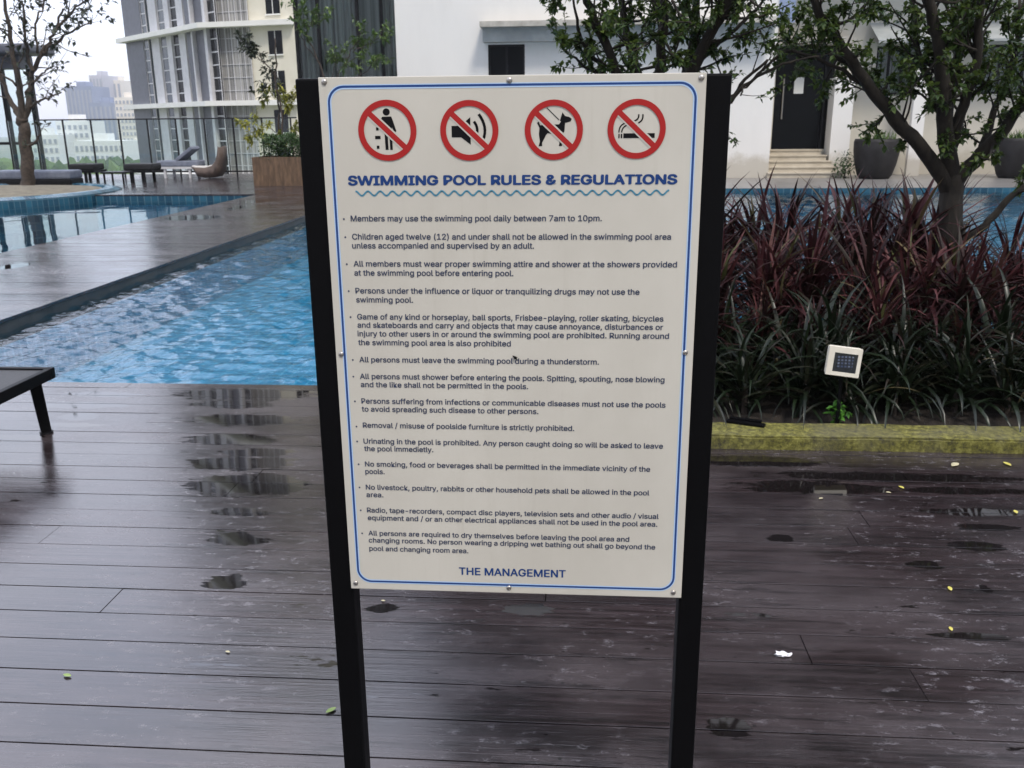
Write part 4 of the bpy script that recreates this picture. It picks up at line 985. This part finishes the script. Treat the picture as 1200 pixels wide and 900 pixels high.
slabs = [3.2+BAY*k for k in range(-4, 9)]
for z in slabs:
    mb = MB(); o1, o2 = nL*1.0, nR*1.0
    cc = C0+(nL+nR)*.75
    pts = [C1+nL*1.0-dL*1.2, cc, C2+nR*.5, C2, C0, C1-dL*1.2]
    mb.grid([[(p.x, p.y, zz) for p in pts] for zz in (z-.22, z+.22)], True, True); mb.build('slab', M_slab, tw)
def frac(px_):  # place along the left face seen at this pixel column
    d = ray(px_, 90); s = (C0-C1); den = d.x*s.y-d.y*s.x; t = (C1.x*s.y-C1.y*s.x)/den; p = Vector((d.x*t, d.y*t, 0)); return (p-C1).dot(dL)
strips = [(156, 176, 'dk', .35), (176, 182, 'lat', .25), (184, 193, 'lt', .2), (194, 202, 'gl', .05), (202.5, 208, 'lt', .25), (208.5, 217, 'bk', .05), (217.5, 225, 'lt', .3), (227, 235, 'dk', .3), (235.5, 237, 'lt', .6), (237.5, 248, 'dk', .25), (249, 259, 'lt', .45), (260, 264, 'bk', .1)]
mm = dict(dk=M_dkgrey, lat=M_greyglass, lt=M_midgrey, gl=M_greyglass, bk=M_dglass)
nmn = dict(dk='cladding_panel', lat='balcony_glass', lt='pilaster', gl='window_strip', bk='window_strip')
for (a, b, k, dep) in strips:
    u0, u1 = frac(a), min(frac(b), LL-.05)
    if k in ('dk', 'lt'):
        mb = MB(); fbox(mb, C1, dL, nL, u0, u1, -.02, dep, ZB+.1, ZT-.1); mb.build(nmn[k], mm[k], tw)
    else:
        for z in slabs[2:11]:
            mb = MB(); fbox(mb, C1, dL, nL, u0, u1, -.02, dep, z+.225, z+BAY-.225); w_ = mb.build(nmn[k], mm[k], tw)
            mb = MB()
            for j in range(1, 6): zz = z+BAY*j/6; fbox(mb, C1, dL, nL, u0, u1, dep, dep+.05, zz-.05, zz+.05)
            fbox(mb, C1, dL, nL, u0, u0+.06, dep, dep+.055, z+.23, z+BAY-.23); fbox(mb, C1, dL, nL, u1-.06, u1, dep, dep+.055, z+.23, z+BAY-.23)
            mb.build('glazing_grid', M_midgrey, w_)
# right face: glazing with curtains, then a cream wall with one square window a floor
def fr(px_):
    d = ray(px_, 90); s = (C2-C0); den = d.x*s.y-d.y*s.x; t = (C0.x*s.y-C0.y*s.x)/den; p = Vector((d.x*t, d.y*t, 0)); return (p-C0).dot(dR)
for z in slabs[2:11]:
    mb = MB(); fbox(mb, C0, dR, nR, .25, fr(297), -.02, .08, z+.225, z+BAY-.225); w_ = mb.build('glazed_bay', M_curt, tw)
    mb = MB(); n_ = 6
    for j in range(n_+1): u = .25+(fr(297)-.25)*j/n_; fbox(mb, C0, dR, nR, u-.025, u+.025, .08, .16, z+.225, z+BAY-.225)
    for j in range(1, 6): zz = z+BAY*j/6; fbox(mb, C0, dR, nR, .25, fr(297), .081, .14, zz-.025, zz+.025)
    mb.build('glazing_grid', M_midgrey, w_)
    for j in range(2):
        zz = z+.75+j*BAY/2
        mb = MB(); fbox(mb, C0, dR, nR, fr(318), fr(334), -.02, .03, zz, zz+1.95); w_ = mb.build('window', M_dglass, tw)
        mb = MB(); u0, u1 = fr(318), fr(334); fbox(mb, C0, dR, nR, u0-.06, u1+.06, .031, .12, zz-.12, zz-.002); fbox(mb, C0, dR, nR, (u0+u1)/2-.03, (u0+u1)/2+.03, .031, .07, zz, zz+1.95); mb.build('sill', M_slab, w_)

# ------------------------------------------------------------------ far city and wood
def city(name, lab, x0p, x1p, topp, Y, m_, dep=30, bands='h', wn=9, base=-30, steps=()):
    a, b = at(x0p, 150, Y), at(x1p, 150, Y); zt_ = at((x0p+x1p)/2, topp, Y).z
    r_ = thing(name, lab, 'building', (a.x, Y, base), 0, 'far high-rise buildings'); w_ = b.x-a.x; H = zt_-base
    mb = MB(); mb.box(0, w_, 0, dep, 0, H); mb.build('wall', m_, r_)
    cells = []
    if bands == 'v':
        for k in range(wn): u = w_*(k+.25)/wn; cells.append((u, w_*.45/wn, 3, H-6))
    else:
        fl_ = max(3, int(H/4.6))
        for j in range(fl_-1, 0, -1):
            for k in range(wn):
                if len(cells) < 96: cells.append((w_*(k+.25)/wn, w_*.5/wn, H*j/fl_, H/fl_*.5))
    first = None
    for (u, uw, z_, zh) in cells:
        if first is None:
            mb = MB(); mb.box(0, uw, -.4, -.02, 0, zh); first = o = mb.build('window', M_citywin, r_)
        else: o = first.copy(); COL.objects.link(o)
        o.location = (u, 0, z_)
    mb = MB(); mb.box(w_*.25, w_*.6, dep*.3, dep*.7, H, H+4); mb.build('roof_tank', m_, r_)
city('high_rise', 'blue grey far high-rise at the left of the skyline group', 82, 113, 101, 760, M_cityb, 30, 'v', 7)
city('high_rise', 'tallest pale blue far high-rise with stepped top', 112, 127, 88, 820, M_cityp, 30, 'v', 4)
city('high_rise', 'beige far high-rise right of the tallest one', 128, 148, 94, 840, M_cityc, 30, 'v', 4)
city('high_rise', 'grey blue far block standing low before the tallest high-rise', 108, 140, 120, 720, M_cityb, 26, 'v', 6)
city('high_rise', 'cream far high-rise beside the left edge of the tower', 138, 160, 114, 700, M_cityc, 30, 'h', 5)
city('high_rise', 'slim blue far block half behind the cream one', 158, 178, 133, 780, M_cityb, 30, 'v', 4)
city('low_block', 'white far apartment block with square windows, behind the fence at left', 66, 104, 142, 560, M_cityw, 20, 'h', 6)
city('low_block', 'low white far block below the blue high-rises', 84, 142, 165, 520, M_cityw, 20, 'h', 10)
city('low_block', 'low cream far block half hidden behind the slim tree', 22, 66, 158, 540, M_cityw, 20, 'h', 7)
city('low_block', 'small white far block at the foot of the tower', 140, 182, 168, 600, M_cityc, 20, 'h', 6)
random.seed(33); mb = MB()
for k in range(800):
    x = random.uniform(-330, -60); y = random.uniform(250, 460); r_ = random.uniform(3, 7); h_ = random.uniform(5, 14)
    bm = bmesh.new(); bmesh.ops.create_icosphere(bm, subdivisions=2, radius=1)
    t_ = random.random()*.9+.01; off = rv(9)
    for v in bm.verts:
        f = 1+.5*mnoise.noise(v.co*1.6+off)+.25*mnoise.noise(v.co*4+off); v.co = Vector((x+v.co.x*r_*f, y+v.co.y*r_*f, -30+h_*.55+v.co.z*h_*.6*f))
    mb.bm(bm, None, t_); bm.free()
stuff(mb.build('distant_wood', M_wood))

# ------------------------------------------------------------------ air
hm = bpy.data.materials.new('haze_air'); hm.use_nodes = True; ht = hm.node_tree; ht.nodes.clear()
ho_ = ht.nodes.new('ShaderNodeOutputMaterial'); hv = ht.nodes.new('ShaderNodeVolumePrincipled'); hv.inputs['Color'].default_value = (.93, .94, 1, 1)
hv.inputs['Density'].default_value = .00034; hv.inputs['Anisotropy'].default_value = .2; ht.links.new(hv.outputs[0], ho_.inputs['Volume'])
m = MB(); m.box(-3100, 3100, -3100, 3100, -31, 120); stuff(m.build('haze', hm))
